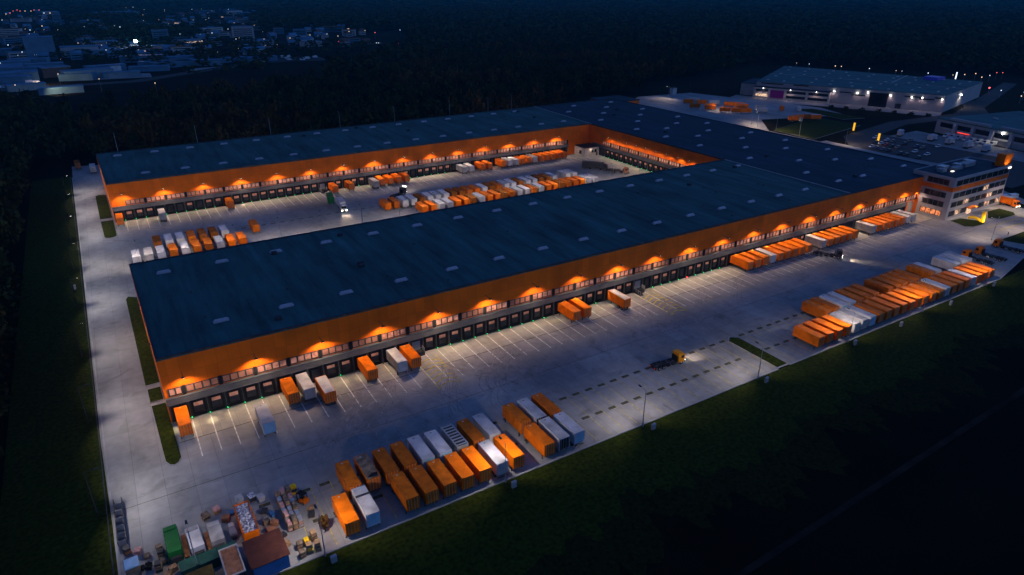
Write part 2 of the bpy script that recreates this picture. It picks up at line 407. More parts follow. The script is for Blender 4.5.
def arc_mark(x0, y0, x1, y1, bend, w_):
    pts = []
    for q in range(15):
        s_ = q / 14; e_ = s_ * s_ * (3 - 2 * s_); pts.append((x0 + (x1 - x0) * e_ + bend * math.sin(PI * s_), y0 + (y1 - y0) * s_))
    for side in (-.95, .95):
        for (a, b), (c, d) in zip(pts, pts[1:]): tm.poly([(a + side - w_, b), (a + side + w_, b), (c + side + w_, d), (c + side - w_, d)], .045 + .0003 * len(tm.f) % .003)
for q in range(46):
    n = rt.choice([9, 10, 12, 16, 17, 18, 20, 21, 22, 24, 26, 29, 31, 33, 36, 38, 40, 42, 44]); x = .7 + DP * n
    arc_mark(x + rt.uniform(-.3, .3), 134, x + rt.uniform(6, 20) * rt.choice([-1, 1]), rt.uniform(110, 118), rt.uniform(-2, 2), rt.uniform(.08, .15))
structure('tyre_marks', tm, 'tyre')
jl = MB(); jl.box(-1, 284, 133.9, 134.1, .03, .035); jl.box(-14.4, 284, 117.9, 118.02, .03, .034); structure('drain_channel', jl, 'pad')

# ------------------------------------------------------------------ warehouse halls
RZ = 15.85
LAMPCOL = (1, .68, .42)
def hall(name, label, corners, roofmat_, category='warehouse'):
    h = thing(name, label, category)
    b = MB(); b.prism(corners, 0, RZ - .35); b.build('wall', 'wall_orange', h)
    MB().prism(corners, RZ - .35, RZ).build('roof', roofmat_, h)
    return h
def parapet(h, pts, mtl='grey'):
    for a, b in pts:
        a = Vector((*a, 0)); b = Vector((*b, 0)); d = (b - a).normalized(); n = Vector((-d.y, d.x, 0)) * .16
        lo = [tuple(q + Vector((0, 0, RZ - .1))) for q in (a - n, b - n, b + n, a + n)]; hi = [tuple(Vector(q) + Vector((0, 0, .42))) for q in lo]
        MB().hull(lo, hi).build('parapet', mtl, h)
def skylights(h, pts, along=3.3, across=.85):
    first = None
    for (x, y_) in pts:
        if first is None:
            s = MB(); a, c = along / 2, across / 2
            s.box(-a - .12, a + .12, -c - .12, c + .12, 0, .3)
            s.hull([(-a, -c, .3), (a, -c, .3), (a, c, .3), (-a, c, .3)], [(-a + .25, -c * .4, .75), (a - .25, -c * .4, .75), (a - .25, c * .4, .75), (-a + .25, c * .4, .75)])
            first = s.build('skylight', 'skylight', h); o = first
        else:
            o = first.copy(); COL.objects.link(o)
        o.location = (x, y_, RZ)

def roof_details(h, x0, x1, y0, y1, n, seed):
    r_ = random.Random(seed)
    for q in range(n):
        x, y_ = r_.uniform(x0, x1), r_.uniform(y0, y1)
        if q % 4 == 0: MB().box(x - .7, x + .7, y_ - .6, y_ + .6, RZ, RZ + .8).build('roof_vent', 'darkgrey', h)
        else: MB().tube((x, y_, RZ), (x, y_, RZ + .6), .22, .28).build('vent_pipe', 'slate', h)
WINM = ['win_a', 'win_b', 'win_b', 'win_c', 'win_c', 'win_b']
def facade(h, T, L, bay0, bay, nb, dock0, dp, nd, lamp0, lampstep, nl, occupied, stairs, canopy_end, lit=1.0, red=(), aim=None, seed=1, dlamp=1.0, wlamp=1.0, lampdz=0):
    """T(u, v, z) maps along-wall, out-of-wall, height to the world"""
    rnd = random.Random(seed)
    MB().box(0, canopy_end, .02, .75, 4.75, 6.15, T).build('canopy', 'slate', h)
    c = MB(); c.box(0, canopy_end, .02, .82, 6.15, 6.27, T); c.box(0, canopy_end, .76, .82, 4.62, 4.8, T); c.build('canopy_edge', 'slate', h)
    bk = MB(); bk.box(.2, canopy_end - .2, .02, .12, .1, 4.7, T); bk.build('dock_wall', 'darkgrey', h)
    for i in range(nb):
        u0 = bay0 + bay * i + .42; u1 = bay0 + bay * (i + 1) - .42
        if u1 > L - .3: break
        if u0 < .3: u0 = max(u0, .9)
        if u1 - u0 < 1: continue
        wn = MB(); n = max(1, round((u1 - u0) / 1.65)); s_ = (u1 - u0) / n
        for q in range(n): wn.box(u0 + s_ * q + .17, u0 + s_ * (q + 1) - .17, .02, .05, 6.75, 8.2, T)
        wo = wn.build('window', rnd.choice(WINM), h)
        fr = MB()
        for q in range(n + 1): fr.box(u0 + s_ * q - .17, u0 + s_ * q + .17, .02, .16, 6.5, 8.4, T)
        fr.box(u0 + .1, u1 - .1, .02, .14, 8.2, 8.38, T); fr.box(u0 + .1, u1 - .1, .02, .14, 6.52, 6.75, T)
        fr.build('frame', 'darkgrey', wo)
        MB().box(u1 + .06, u1 + .78, .02, .3, 6.35, 8.5, T).build('pillar', 'dark', h)
    for n in range(nd):
        u = dock0 + dp * n
        if u + 1.4 > canopy_end: break
        if n in stairs:
            MB().box(u - 1.1, u + 1.1, .12, .24, 1.0, 3.6, T).build('door', 'grey', h)
            st = MB()
            for q in range(6): st.box(u - 1.5, u - .1, .3 + q * .55, .85 + q * .55, .04, 1.15 - q * .19, T)
            st.box(u - .1, u + 1.6, .3, 1.9, .04, 1.15, T)
            st.build('stair', 'darkgrey', h)
            rl = MB()
            for q in range(4):
                rl.box(u - 1.55, u - 1.48, .4 + q, .47 + q, .5, 2.2 - q * .3, T)
            rl.box(u - 1.56, u - 1.47, .3, 3.7, 1.5, 1.58, T); rl.box(u - 1.56, u + 1.62, .24, .3, 1.5, 1.58, T); rl.box(u + 1.55, u + 1.62, .3, 1.9, 1.15, 2.2, T)
            rl.build('railing', 'metal', h)
            continue
        d = MB(); d.box(u - 1.42, u - 1.05, .12, .62, 1.05, 4.4, T); d.box(u + 1.05, u + 1.42, .12, .62, 1.05, 4.4, T); d.box(u - 1.05, u + 1.05, .12, .62, 3.85, 4.4, T); d.box(u - 1.42, u + 1.42, .12, .5, .25, 1.05, T); d.box(u - 1.35, u - 1.08, .5, .74, .5, 1.0, T); d.box(u + 1.08, u + 1.35, .5, .74, .5, 1.0, T)
        do = d.build('dock_door', 'dark', h)
        if n not in occupied and rnd.random() > .1:
            MB().box(u - .92, u + .92, .13, .17, 2.75 + rnd.uniform(-.1, .1), 3.7, T).build('door_pane', 'doorpane', do)
    first = None
    for n in range(nd + 1):
        u = dock0 + dp * (n - .5)
        if u > canopy_end - .2: break
        MB().box(max(u, .15) - .06, max(u, .15) + .06, .12, .66, .04, 4.6, T).build('dock_divider', 'slate', h)
        if n in stairs or n - 1 in stairs: continue
        fl = MB(); fl.box(u - .16, u + .16, .5, .72, 4.52, 4.6, T); fl.build('dock_lamp', 'slate', h)
        if aim is not None:
            spot('dock_light', T(u, 1.0, 4.3), T(u + rnd.uniform(-.1, .1), 3.6, 0), 1500 * dlamp * rnd.uniform(.45, 1.2), (1, .82, .48), 36, 1.0, .08, h)
        if n not in occupied:
            lg = MB(); lg.ball(T(u + .05, .95, .55), .11 if n not in red else .15, 8); lg.build('signal_light', 'led_red' if n in red else 'led_green', h)
    for n in range(nl):
        u = lamp0 + lampstep * n
        if u > L - 1: break
        lm = MB(); lm.box(u - .06, u + .06, .02, 2.5, 11.75 + lampdz, 11.85 + lampdz, T); lm.box(u - .38, u + .38, 2.35, 2.85, 11.65 + lampdz, 11.78 + lampdz, T); lo = lm.build('wall_lamp', 'darkgrey', h)
        MB().box(u - .28, u + .28, 2.4, 2.8, 11.62 + lampdz, 11.65 + lampdz, T).build('lens', 'lamp', lo)
        e = 4700 * wlamp * rnd.uniform(.7, 1.15)
        spot('wall_light', T(u, 2.6, 11.55 + lampdz), T(u, 2.5, 0), e, LAMPCOL, 137, .55, .2, h)

TF = lambda u, v, z: (u - 1.6, 142.6 - v, z)
TB = lambda u, v, z: (u - 4.9, 303.2 - v + u * .004, z)
TX = lambda u, v, z: (235 - v, 300 - u, z)
front = hall('warehouse', 'long front warehouse hall with grey roof and orange wall along the open front yard',
             [(-1.6, 142.6), (235, 142.6), (235, 204.6), (-2.8, 204.6)], 'roof_front')
occF = {0, 6, 7, 11, 13, 14, 27, 28, 32} | set(range(46, 55)) | {8}
FULL_F = 236.6
facade(front, TF, FULL_F, 3.9 - 7.5, 7.5, 33, .66 + 1.6, DP, 63, 2.6 + 1.6, 15.02, 16, occF, {15, 35, 55}, 236.4, red=(41,), aim=1, seed=3)
parapet(front, [((-1.6, 142.75), (235, 142.75)), ((-2.75, 204.45), (235, 204.45)), ((-1.45, 142.6), (-2.65, 204.6))], 'darkgrey')
parapet(front, [((235, 142.6), (235, 204.6))], 'metal')
skylights(front, [(5 + 15.05 * i, 193.3) for i in range(16)] + [(13.4 + 15.08 * i, 154.5) for i in range(15)])
roof_details(front, 4, 230, 147, 200, 26, 1)
cross = hall('warehouse', 'dark roofed connecting hall closing the courtyard at the far right end',
             [(235, 142.6), (302.7, 142.6), (302.7, 369), (239, 369), (235, 303)], 'roof_cross')
TC = lambda u, v, z: (235 + u, 142.6 - v, z)
occC = set(range(1, 9))
facade(cross, TC, 49.5, 2.3, 7.5, 7, 4.3 + 3.78, 3.78, 9, 7.9, 15.02, 4, occC, set(), 40.5, aim=1, seed=5)
MB().box(42.5, 43.6, .02, 1.5, 0, 6.2, TC).build('pier', 'grey', cross)
facade(cross, TX, 92, 8, 7.57, 12, 13.5, 3.88, 20, 16.1, 7.62, 11, set(), set(), 95, aim=1, seed=8, dlamp=.9, wlamp=.42, lampdz=.4)
parapet(cross, [((302.5, 142.6), (302.5, 369)), ((239, 368.8), (302.7, 368.8))], 'darkgrey')
parapet(cross, [((235, 204.6), (235, 303))], 'darkgrey'); parapet(cross, [((235.1, 303), (239, 369))], 'metal')
skylights(cross, [(246.4, q) for q in (340.7, 308.8, 277.5, 254.7, 230.9, 200.3, 170.5, 155.5)] + [(262, q) for q in (357, 326, 294.7, 270.8, 247.5, 216.3, 186, 155.3)]
          + [(277, q) for q in (342, 309.8, 278.9, 254.8, 231.7, 205, 178.6)] + [(292, q) for q in (356.3, 324.8, 293.6, 270.1, 239.2, 217.2, 193.2, 171.1, 156)])
back = hall('warehouse', 'rear warehouse hall behind the courtyard with grey roof and glowing orange wall lamps',
            [(-4.9, 303.2), (235, 303.2 + .96), (239, 369), (-6.8, 364)], 'roof_front')
occB = {0, 4, 11, 23, 25, 28, 29, 30, 31, 32, 40, 41, 43, 44, 46, 47, 48, 49, 50, 51, 52, 53, 54, 55, 56, 57, 58}
facade(back, TB, 228, 4.4 + .4, 7.58, 30, 1.75, 3.79, 59, 4.4, 15.15, 15, occB, {22, 42, 45}, 225, aim=1, seed=12, dlamp=1.0, lampdz=.1)
parapet(back, [((-4.9, 303.35), (235, 304.3)), ((-6.8, 363.85), (239, 368.8)), ((-4.75, 303.2), (-6.65, 364))], 'darkgrey')
skylights(back, [(1.7 + 15.5 * i, 354.6 + .3 * i) for i in range(15)] + [(10.1 + 15.4 * i, 313.8 + .22 * i) for i in range(15)])

roof_details(back, 0, 230, 308, 360, 20, 2); roof_details(cross, 242, 298, 150, 360, 18, 3)
# yellow lamp light on the left gable of the front hall
for q in (165, 190):
    x = -1.6 - (q - 142.6) * .01935
    lm = MB().box(x - .7, x - .02, q - .3, q + .3, 9.2, 9.35).build('wall_lamp', 'darkgrey', front)
    spot('wall_light', (x - .9, q, 9.1), (x - .4, q, 0), 260, (1, .7, .35), 150, .6, .1, front)

# ------------------------------------------------------------------ swap bodies and trailers
def swap_body(bodymat, doormat=None, legs=True, roofm=None, L=7.82, H=2.75, z0=1.12):
    def mk():
        t = thing('swap_body', None, 'container')
        hw, hl = 1.275, L / 2
        b = MB(); b.box(-hw + .02, hw - .02, -hl + .02, hl - .02, z0, z0 + H - .06)
        for sx in (-1, 1):
            for sy in (-1, 1): b.box(sx * hw - sx * .12 if sx > 0 else -hw, hw if sx > 0 else -hw + .12, hl - .12 if sy > 0 else -hl, hl if sy > 0 else -hl + .12, z0 - .02, z0 + H)
            b.box(hw - .1 if sx > 0 else -hw, hw if sx > 0 else -hw + .1, -hl + .12, hl - .12, z0 + H - .14, z0 + H); b.box(hw - .08 if sx > 0 else -hw, hw if sx > 0 else -hw + .08, -hl + .12, hl - .12, z0 - .02, z0 + .14)
            for q in range(5):     # side ribs
                yy = -hl + L * (q + 1) / 6; b.box(hw - .03 if sx > 0 else -hw - .005, hw + .005 if sx > 0 else -hw + .03, yy - .05, yy + .05, z0 + .14, z0 + H - .14)
        for sy in (-1, 1): b.box(-hw + .12, hw - .12, hl - .1 if sy > 0 else -hl, hl if sy > 0 else -hl + .1, z0 + H - .14, z0 + H)
        b.build('body', bodymat, t)
        rf = MB(); rf.box(-hw + .1, hw - .1, -hl + .1, hl - .1, z0 + H - .06, z0 + H - .025)
        for q in range(4): yy = -hl + L * (q + 1) / 5; rf.box(-hw + .12, hw - .12, yy - .03, yy + .03, z0 + H - .025, z0 + H - .008)
        rf.build('roof', roofm or bodymat, t)
        MB().box(-.28, .12, hl - .75, hl - .5, z0 + H - .025, z0 + H - .005).build('roof_plate', 'offwhite' if bodymat != 'white' else 'slate', t)
        d = MB(); d.box(-hw + .14, -.02, -hl - .03, -hl + .02, z0 + .1, z0 + H - .16); d.box(.02, hw - .14, -hl - .03, -hl + .02, z0 + .1, z0 + H - .16)
        do = d.build('door', doormat or bodymat, t)
        bars = MB()
        for x in (-.85, -.3, .3, .85): bars.box(x - .025, x + .025, -hl - .075, -hl - .03, z0 + .05, z0 + H - .1)
        bars.build('locking_bar', 'metal', do)
        fr = MB(); fr.box(-hw + .35, -hw + .55, -hl + .1, hl - .1, z0 - .22, z0 - .02); fr.box(hw - .55, hw - .35, -hl + .1, hl - .1, z0 - .22, z0 - .02)
        for q in range(6): yy = -hl + .6 + q * (L - 1.2) / 5; fr.box(-hw + .55, hw - .55, yy - .06, yy + .06, z0 - .18, z0 - .02)
        fr.build('underframe', 'darkgrey', t)
        if legs:
            for sx in (-1, 1):
                for yy in (-hl + 1.0, hl - 1.0):
                    l = MB(); l.box(sx * 1.13 - .06, sx * 1.13 + .06, yy - .06, yy + .06, .05, z0 - .02); l.box(sx * 1.13 - .14, sx * 1.13 + .14, yy - .14, yy + .14, .03, .07)
                    a, c = (sx * 1.13, yy, .35), (sx * .95, yy + (1.0 if yy < 0 else -1.0), z0 - .1); l.tube(a, c, .035, k=6)
                    l.build('leg', 'darkgrey', t)
        return t
    return mk
def wheel(t, x, y_, r=.5, w_=.28, name='wheel'):
    o = MB().tube((x - w_ / 2, y_, r + .03), (x + w_ / 2, y_, r + .03), r, k=14).build(name, 'dark', t)
    MB().tube((x - w_ / 2 - .015, y_, r + .03), (x + w_ / 2 + .015, y_, r + .03), r * .5, k=10).build('rim', 'metal', o)
def trailer(bodymat, roofm=None, L=7.8, doormat=None):
    def mk():
        t = swap_body(bodymat, doormat, False, roofm, L=L, H=2.75, z0=1.15)()
        t.name = 'box_trailer'; t['category'] = 'trailer'
        for yy in (-L / 2 + 1.3, -L / 2 + 2.6):
            for x in (-1.05, 1.05): wheel(t, x, yy, .48)
        for x in (-.9, .9): MB().box(x - .07, x + .07, L / 2 - 1.6, L / 2 - 1.45, .03, .95).build('leg', 'darkgrey', t)
        bm = MB().box(-1.2, 1.2, -L / 2 - .02, -L / 2 + .1, .5, .62).build('bumper', 'darkgrey', t)
        for x in (-1.0, 1.0): MB().box(x - .12, x + .12, -L / 2 - .05, -L / 2 - .02, .68, .82).build('tail_light', 'rust', t)
        return t
    return mk
def ribbed():
    t = swap_body('silver', None, True, 'darkgrey')()
    fr = MB()
    for q in range(8): yy = -3.4 + q * .97; fr.box(-1.2, 1.2, yy - .16, yy + .16, 3.85, 3.95)
    fr.box(-1.26, -1.05, -3.8, 3.8, 3.86, 3.97); fr.box(1.05, 1.26, -3.8, 3.8, 3.86, 3.97)
    fr.build('roof_bow', 'silver', t); return t
def torn():
    t = swap_body('orange_dull', None, True, 'greytarp')()
    MB().hull([(-1.0, -3.2, 3.85), (.9, -3.5, 3.85), (1.2, -2.4, 3.85), (.1, -2.2, 3.85)], [(-.8, -3.1, 3.93), (.8, -3.3, 3.96), (1.05, -2.5, 3.93), (.1, -2.4, 3.9)]).build('torn_flap', 'dark', t)
    return t
def striped():
    t = swap_body('offwhite', 'lightblue', True)()
    MB().box(-1.29, 1.29, 1.2, 1.75, 3.84, 3.885).build('roof_stripe', 'darkgrey', t); return t
KIND = dict(o=('orange', swap_body('orange')), d=('dull orange', swap_body('orange_dull')), b=('brown', swap_body('brown')),
            w=('white', swap_body('white')), c=('off-white', swap_body('offwhite')), s=('bluish white', swap_body('white', 'lightblue')), k=('open silver roof-bow', ribbed), g=('grey-roofed torn orange', torn),
            t=('white striped', striped), T=('white-roofed orange', trailer('orange', 'offwhite')), W=('white', trailer('white')), p=('blue-ended white', trailer('white', 'white', doormat='lightblue')), q=('white open-backed', swap_body('white', 'dark', True, 'offwhite')),
            G=('green', trailer('green', 'green')), B=('grey-sided white', trailer('grey', 'offwhite')))
COLNAME = {k_: v_[0] for k_, v_ in KIND.items()}
def body(key, x, y_, rz, label, group):
    nm, mk = KIND[key]
    return place('swap_' + key, mk, (x, y_, 0), rz, label, group)
def noun(key): return 'trailer' if key in 'TWpGB' else 'container'
def row(seq, x0, dx, yc, rz, where, group, jit=.12, start='left'):
    """seq: letters, '.' leaves the slot empty; every label counts along its own row"""
    n = sum(c != '.' for c in seq); i = 0
    for s_, c in enumerate(seq):
        if c == '.': continue
        lab = f'{COLNAME[c]} {noun(c)}, {ORD[i]} from the left {where}'
        if i == n - 1: lab = f'{COLNAME[c]} {noun(c)}, last at the right end {where}'
        if i == 0: lab = f'{COLNAME[c]} {noun(c)}, first at the left end {where}'
        body(c, x0 + dx * s_, yc + random.uniform(-jit, jit), rz + random.uniform(-.008, .008), lab, group); i += 1

# front yard: kerbside row and the row behind it, left block and right block; dull ones paint weak lamp light
row('ot.dddooWo', 21.7, 3.745, 93.1, 0, 'of the left kerbside row', 'containers in the left kerbside block')
row('oqp', 62.7, 3.75, 93.1, 0, 'of three kerbside beyond the empty slot', 'containers in the left kerbside block')
row('dgddsskdw', 25.1, 3.74, 101.8, 0, 'of the left inner row', 'containers in the left kerbside block')
row('dqo', 62.6, 3.75, 101.8, 0, 'behind the three by the empty slot', 'containers in the left kerbside block')
row('ooooccsddooooood'+'wddowooo', 148.8, 3.76, 93.2, 0, 'of the long right kerbside row', 'containers in the right kerbside block')
row('ddssddd.ddddd.dw..www', 163.9, 3.75, 102.1, 0, 'of the right inner row', 'containers in the right kerbside block')
# docked along the front hall
def docked(key, x, y_, lab, group='containers docked at the front hall', rz=0): body(key, x, y_, rz, lab, group)
docked('o', .75, 138.2, 'orange container docked at the left corner of the front hall')
docked('s', 16.0, 129.8, 'white container standing alone in the lanes, nearest the left corner')
docked('d', 23.4, 138.3, 'orange container docked left of a white one near the left corner')
docked('c', 27.0, 138.3, 'white container docked right beside an orange one near the left corner')
docked('T', 30.6, 134.3, 'white-roofed orange trailer parked short of its dock near the left corner')
docked('o', 42.2, 138.6, 'orange container docked alone between two empty front docks')
docked('c', 49.8, 138.3, 'white container docked left of the orange one by the first stair')
docked('o', 53.4, 138.3, 'orange container docked at the left side of the first yard stair')
docked('o', 102.7, 138.5, 'left of two orange containers docked at the middle of the front hall')
docked('o', 106.6, 138.6, 'right of two orange containers docked at the middle of the front hall')
docked('T', 120.2, 137.4, 'white-roofed orange trailer docked left of the second yard stair')
row('ooowooooo', 174.2, 3.8, 138.5, 0, 'of the first docked group', 'containers docked at the front hall', .05)
row('cooooo', 212.9, 3.78, 138.6, 0, 'of the white-led middle docked group', 'containers docked at the front hall', .05)
row('coooooww', 243.0, 3.78, 138.6, 0, 'of the group beside the office', 'containers docked at the front hall', .05)
# courtyard
row('wcsdwddwoo', -.6, 3.84, 249.6, PI, 'of the left front courtyard row', 'containers standing in the courtyard')
row('bswdbbs', 7.0, 3.8, 261.3, PI, 'of the left rear courtyard row', 'containers standing in the courtyard')
body('d', 41.1, 262.2, PI, 'lone brown-orange container standing apart right of the left courtyard rows', 'containers standing in the courtyard')
row('oowwoobwoobdwwdwoobdoows', 106.5, 3.86, 249.9, PI, 'of the long front courtyard row', 'containers standing in the courtyard')
row('odww', 95.0, 3.95, 262.3, PI, 'of four heading the rear row', 'containers standing in the courtyard')
row('bswsbbdowbdwsbswbbs.cw', 110.6, 3.86, 262.0, PI, 'of the long rear courtyard row', 'containers standing in the courtyard')
def dockb(key, n, dy, lab): body(key, -4.9 + 1.75 + 3.79 * n, 298.9 - dy + n * .015, 0, lab, 'containers docked at the rear hall')
dockb('o', 0, 0, 'orange container docked at the left corner of the rear hall')
dockb('B', 4, 2.6, 'grey-sided trailer parked short of the fifth dock of the rear hall')
dockb('d', 11, 0, 'orange container docked alone between green lights at the rear hall')
dockb('o', 23, 0, 'orange container docked right of the grey stair bay of the rear hall')
dockb('d', 25, 0, 'orange container docked alone above the white road train')
dockb('B', 28, 2, 'grey-sided white-roofed trailer docked left of four orange ones')
for i in range(4): dockb('o', 29 + i + .1 * i, 0, f'orange container, {ORD[i]} of four docked side by side in mid rear hall')
for i in range(2): dockb('w', 40.6 + i * 1.05, 0, f'{["left", "right"][i]} of two white containers docked side by side at the rear hall')
for i in range(2): dockb('o', 43.4 + i * 1.05, 0, f'{["left", "right"][i]} of two orange containers docked beside the white pair')
row('owwoowooooo', 173.6, 3.9, 299.6, 0, 'of the docked group by the annex', 'containers docked at the rear hall', .05)
body('b', -16.9, 411, .05, 'brown container parked at the far end of the left side road', 'containers behind the rear hall')
body('c', -10.2, 398, .02, 'white-roofed container parked beside the rear hall corner', 'containers behind the rear hall')

# ------------------------------------------------------------------ trucks
def truck(cabmat, cabtop=None, lights=False, chassis_len=7.2, load=None, loadroof=None):
    """front of the truck at +Y"""
    def mk():
        t = thing('truck', None, 'truck')
        c = MB(); y0 = chassis_len / 2
        prof = [(y0 - .1, .7), (y0 + 1.95, .7), (y0 + 2.0, 1.6), (y0 + 1.75, 2.9), (y0 + 1.35, 3.15), (y0 - .1, 3.2)]
        c.hull([(-1.2, a, b) for a, b in prof], [(1.2, a, b) for a, b in prof])
        cab = c.build('cab', cabmat, t)
        ws = MB(); ws.hull([(-1.05, y0 + 2.0, 1.75), (1.05, y0 + 2.0, 1.75), (1.05, y0 + 1.8, 2.75), (-1.05, y0 + 1.8, 2.75)], [(-1.05, y0 + 2.04, 1.75), (1.05, y0 + 2.04, 1.75), (1.05, y0 + 1.84, 2.75), (-1.05, y0 + 1.84, 2.75)]); ws.build('windscreen', 'glass', cab)
        for sx in (-1, 1): MB().box(sx * 1.2 - .02, sx * 1.2 + .02, y0 + .7, y0 + 1.6, 1.8, 2.6).build('side_window', 'glass', cab)
        MB().box(-1.2, 1.2, y0 + 2.0, y0 + 2.12, .4, .95).build('bumper', 'darkgrey', t)
        f_ = MB(); f_.box(-.55, -.35, -y0, y0, .75, 1.0); f_.box(.35, .55, -y0, y0, .75, 1.0)
        for q in range(6): yy = -y0 + .3 + q * (chassis_len - .8) / 5; f_.box(-1.1, 1.1, yy - .08, yy + .08, .82, .98)
        tk = MB()
        for sx in (-1, 1):
            tk.tube((sx * .85, y0 - 1.9, .72), (sx * .85, y0 - .7, .72), .34, k=10)
            tk.box(sx * 1.02 - .2, sx * 1.02 + .2, -y0 + .55, -y0 + 3.1, 1.06, 1.14); tk.box(sx * .8 - .35, sx * .8 + .35, -y0 + 3.5, -y0 + 4.6, .45, 1.0)
        tk.box(-.95, .95, y0 - .55, y0 - .25, .9, 2.4); tk.box(-1.15, 1.15, -y0 - .2, -y0, .55, 1.05)
        tk.build('tank_and_guard', 'dark', t); f_.box(-1.15, -1.0, -y0, y0 - .6, .95, 1.05); f_.box(1.0, 1.15, -y0, y0 - .6, .95, 1.05); f_.build('chassis', 'darkgrey', t)
        for yy in (y0 + .9, -y0 + 1.2, -y0 + 2.5):
            for x in (-1.05, 1.05): wheel(t, x, yy, .48)
        if load:
            ld = MB(); ld.box(-1.27, 1.27, -y0 - .2, y0 - .35, 1.1, 3.9); lo = ld.build('load_body', load, t)
            MB().box(-1.2, 1.2, -y0 - .1, y0 - .45, 3.9, 3.94).build('roof_panel', loadroof or load, lo)
        for sx in (-1, 1):
            MB().box(sx * .9 - .24, sx * .9 + .24, y0 + 2.11, y0 + 2.17, .72, 1.05).build('headlight', 'headlight' if lights else 'white', t)
            MB().box(sx * .9 - .08, sx * .9 + .08, -y0 - .24, -y0 - .19, .78, .88).build('tail_light', 'taillight' if lights else 'rust', t)
            if lights: spot('headlight_beam', (sx * .9, y0 + 2.3, .9), (sx * 1.0, y0 + 11, -.2), 5000, (1, .74, .5), 40, .9, .12, t)
        return t
    return mk
place('t1', truck('cabyellow', lights=True), (107.8, 104.3, 0), -PI / 2 - .06, 'yellow-cabbed truck with empty black chassis driving across the front yard with headlights on')
place('t2', truck('darkgrey', lights=True), (208.5, 131.0, 0), -PI + .55, 'dark truck with headlights leaving the docks between two docked groups')
place('t3', truck('white', lights=True, load='white', loadroof='offwhite', chassis_len=8.4), (79.4, 273.6, 0), PI - .12, 'white truck with lit headlights towing a green trailer in the courtyard')
body('G', 77.7, 283.2, PI - .2, 'green box trailer drawn by the white courtyard truck', None)
place('t4', truck('darkgrey', lights=True), (106.5, 277.8, 0), -PI / 2 + .5, 'dark truck with glaring lamps beside the white courtyard containers')
for q in (-.8, 0, .8): MB().ball((q, 5.7, 3.4), .2).build('roof_lamp', 'headlight', PROTO['t4'])
orangetruck = truck('orange', chassis_len=7.6)
for (x, y_, rz, lab) in [(270.6, 99.3, .07, 'orange-cabbed truck with bare chassis standing farthest right by the grass corner'), (256.8, 98.8, .05, 'middle of three orange-cabbed bare-chassis trucks beyond the kerbside containers'),
                         (249.6, 99.5, .03, 'orange-cabbed bare-chassis truck parked closest to the kerbside containers')]:
    place('t5', orangetruck, (x, y_, 0), rz, lab, 'parked bare-chassis trucks')
place('t6', truck('orange', lights=True, load='orange', loadroof='white', chassis_len=6), (328.5, 128.0, 0), PI - .15, 'orange box truck with white roof beside the office right end')
place('t7', truck('darkgrey', load='darkgrey', chassis_len=11), (212.5, 270.5, 0), -2.45, 'black box truck parked in the middle of the open right courtyard')
place('t8', truck('rust', chassis_len=9), (218.5, 259.6, 0), -2.5, 'rusty truck with low flat load nearer the roof edge in the courtyard')
MB().box(-1.1, 1.1, -3.5, 2, 1.05, 1.7).build('flat_load', 'darkgrey', PROTO['t8'])

# ------------------------------------------------------------------ lamp posts
def lamp_post(H=9.2, arm=1.6, head='lamp', energy=1500, col=(1, .80, .60), ang=150, mtl='pole', blend=.6, aim=7.0, bat=0):
    """arm reaches towards +Y"""
    def mk():
        t = thing('lamp_post', None, 'lamp post')
        p_ = MB(); p_.tube((0, 0, 0), (0, 0, H), .1, .06); p_.tube((0, 0, 0), (0, 0, .9), .16, .14); p_.build('pole', mtl, t)
        a = MB(); a.tube((0, 0, H - .05), (0, arm, H + .12), .045, k=6); a.build('arm', mtl, t)
        h_ = MB(); h_.hull([(-.2, arm - .1, H + .05), (.2, arm - .1, H + .05), (.16, arm + .75, H + .12), (-.16, arm + .75, H + .12)], [(-.14, arm - .05, H + .22), (.14, arm - .05, H + .22), (.1, arm + .7, H + .24), (-.1, arm + .7, H + .24)]); ho = h_.build('lamp_head', 'darkgrey', t)
        MB().hull([(-.14, arm, H + .03), (.14, arm, H + .03), (.12, arm + .65, H + .09), (-.12, arm + .65, H + .09)], [(-.14, arm, H + .05), (.14, arm, H + .05), (.12, arm + .65, H + .11), (-.12, arm + .65, H + .11)]).build('lens', head, ho)
        if energy:
            if bat:
                for sx in (-1, 1): spot('lamp_light', (sx * .1, arm + .35, H - .05), (sx * bat, arm + aim, 0), energy, col, ang, blend, .2, t)
            else: spot('lamp_light', (0, arm + .35, H - .05), (0, arm + aim, 0), energy, col, ang, blend, .2, t)
        return t
    return mk
xs = [16.2, 51.6, 86.4, 123.2, 158.8, 194.4, 230.2]
near = ['beside the pallet stacks', 'by the white kerbside trailer', 'at the open kerb strip right of the left block', 'by the grass divider', 'behind the white pair of the right block', 'in the middle of the right kerbside row', 'near the right end of the kerbside row']
for i, x in enumerate(xs):
    place('lp', lamp_post(energy=4600, ang=128, aim=6, blend=1.0, bat=11, col=(1, .84, .74)), (x, 88.0, 0), 0, f'slim kerb lamp post {near[i]}', 'lamp posts along the front kerb')
place('lq', lamp_post(energy=900, ang=140), (-2.6, 95.2, 0), 0, 'slim lamp post in front of the white press containers', 'lamp posts along the front kerb')
for i, yy in enumerate([119.5, 152, 186, 220, 254, 288, 322, 356]):
    x = -16.5 - (yy - 119.5) * .0225
    place('lpl', lamp_post(energy=6500, ang=118, aim=12, blend=1.0, bat=12, col=(1, .90, .86), mtl='darkgrey'), (x, yy, 0), -PI / 2, f'side road lamp post, {ORD[i]} counted from the near end', 'lamp posts along the left side road')
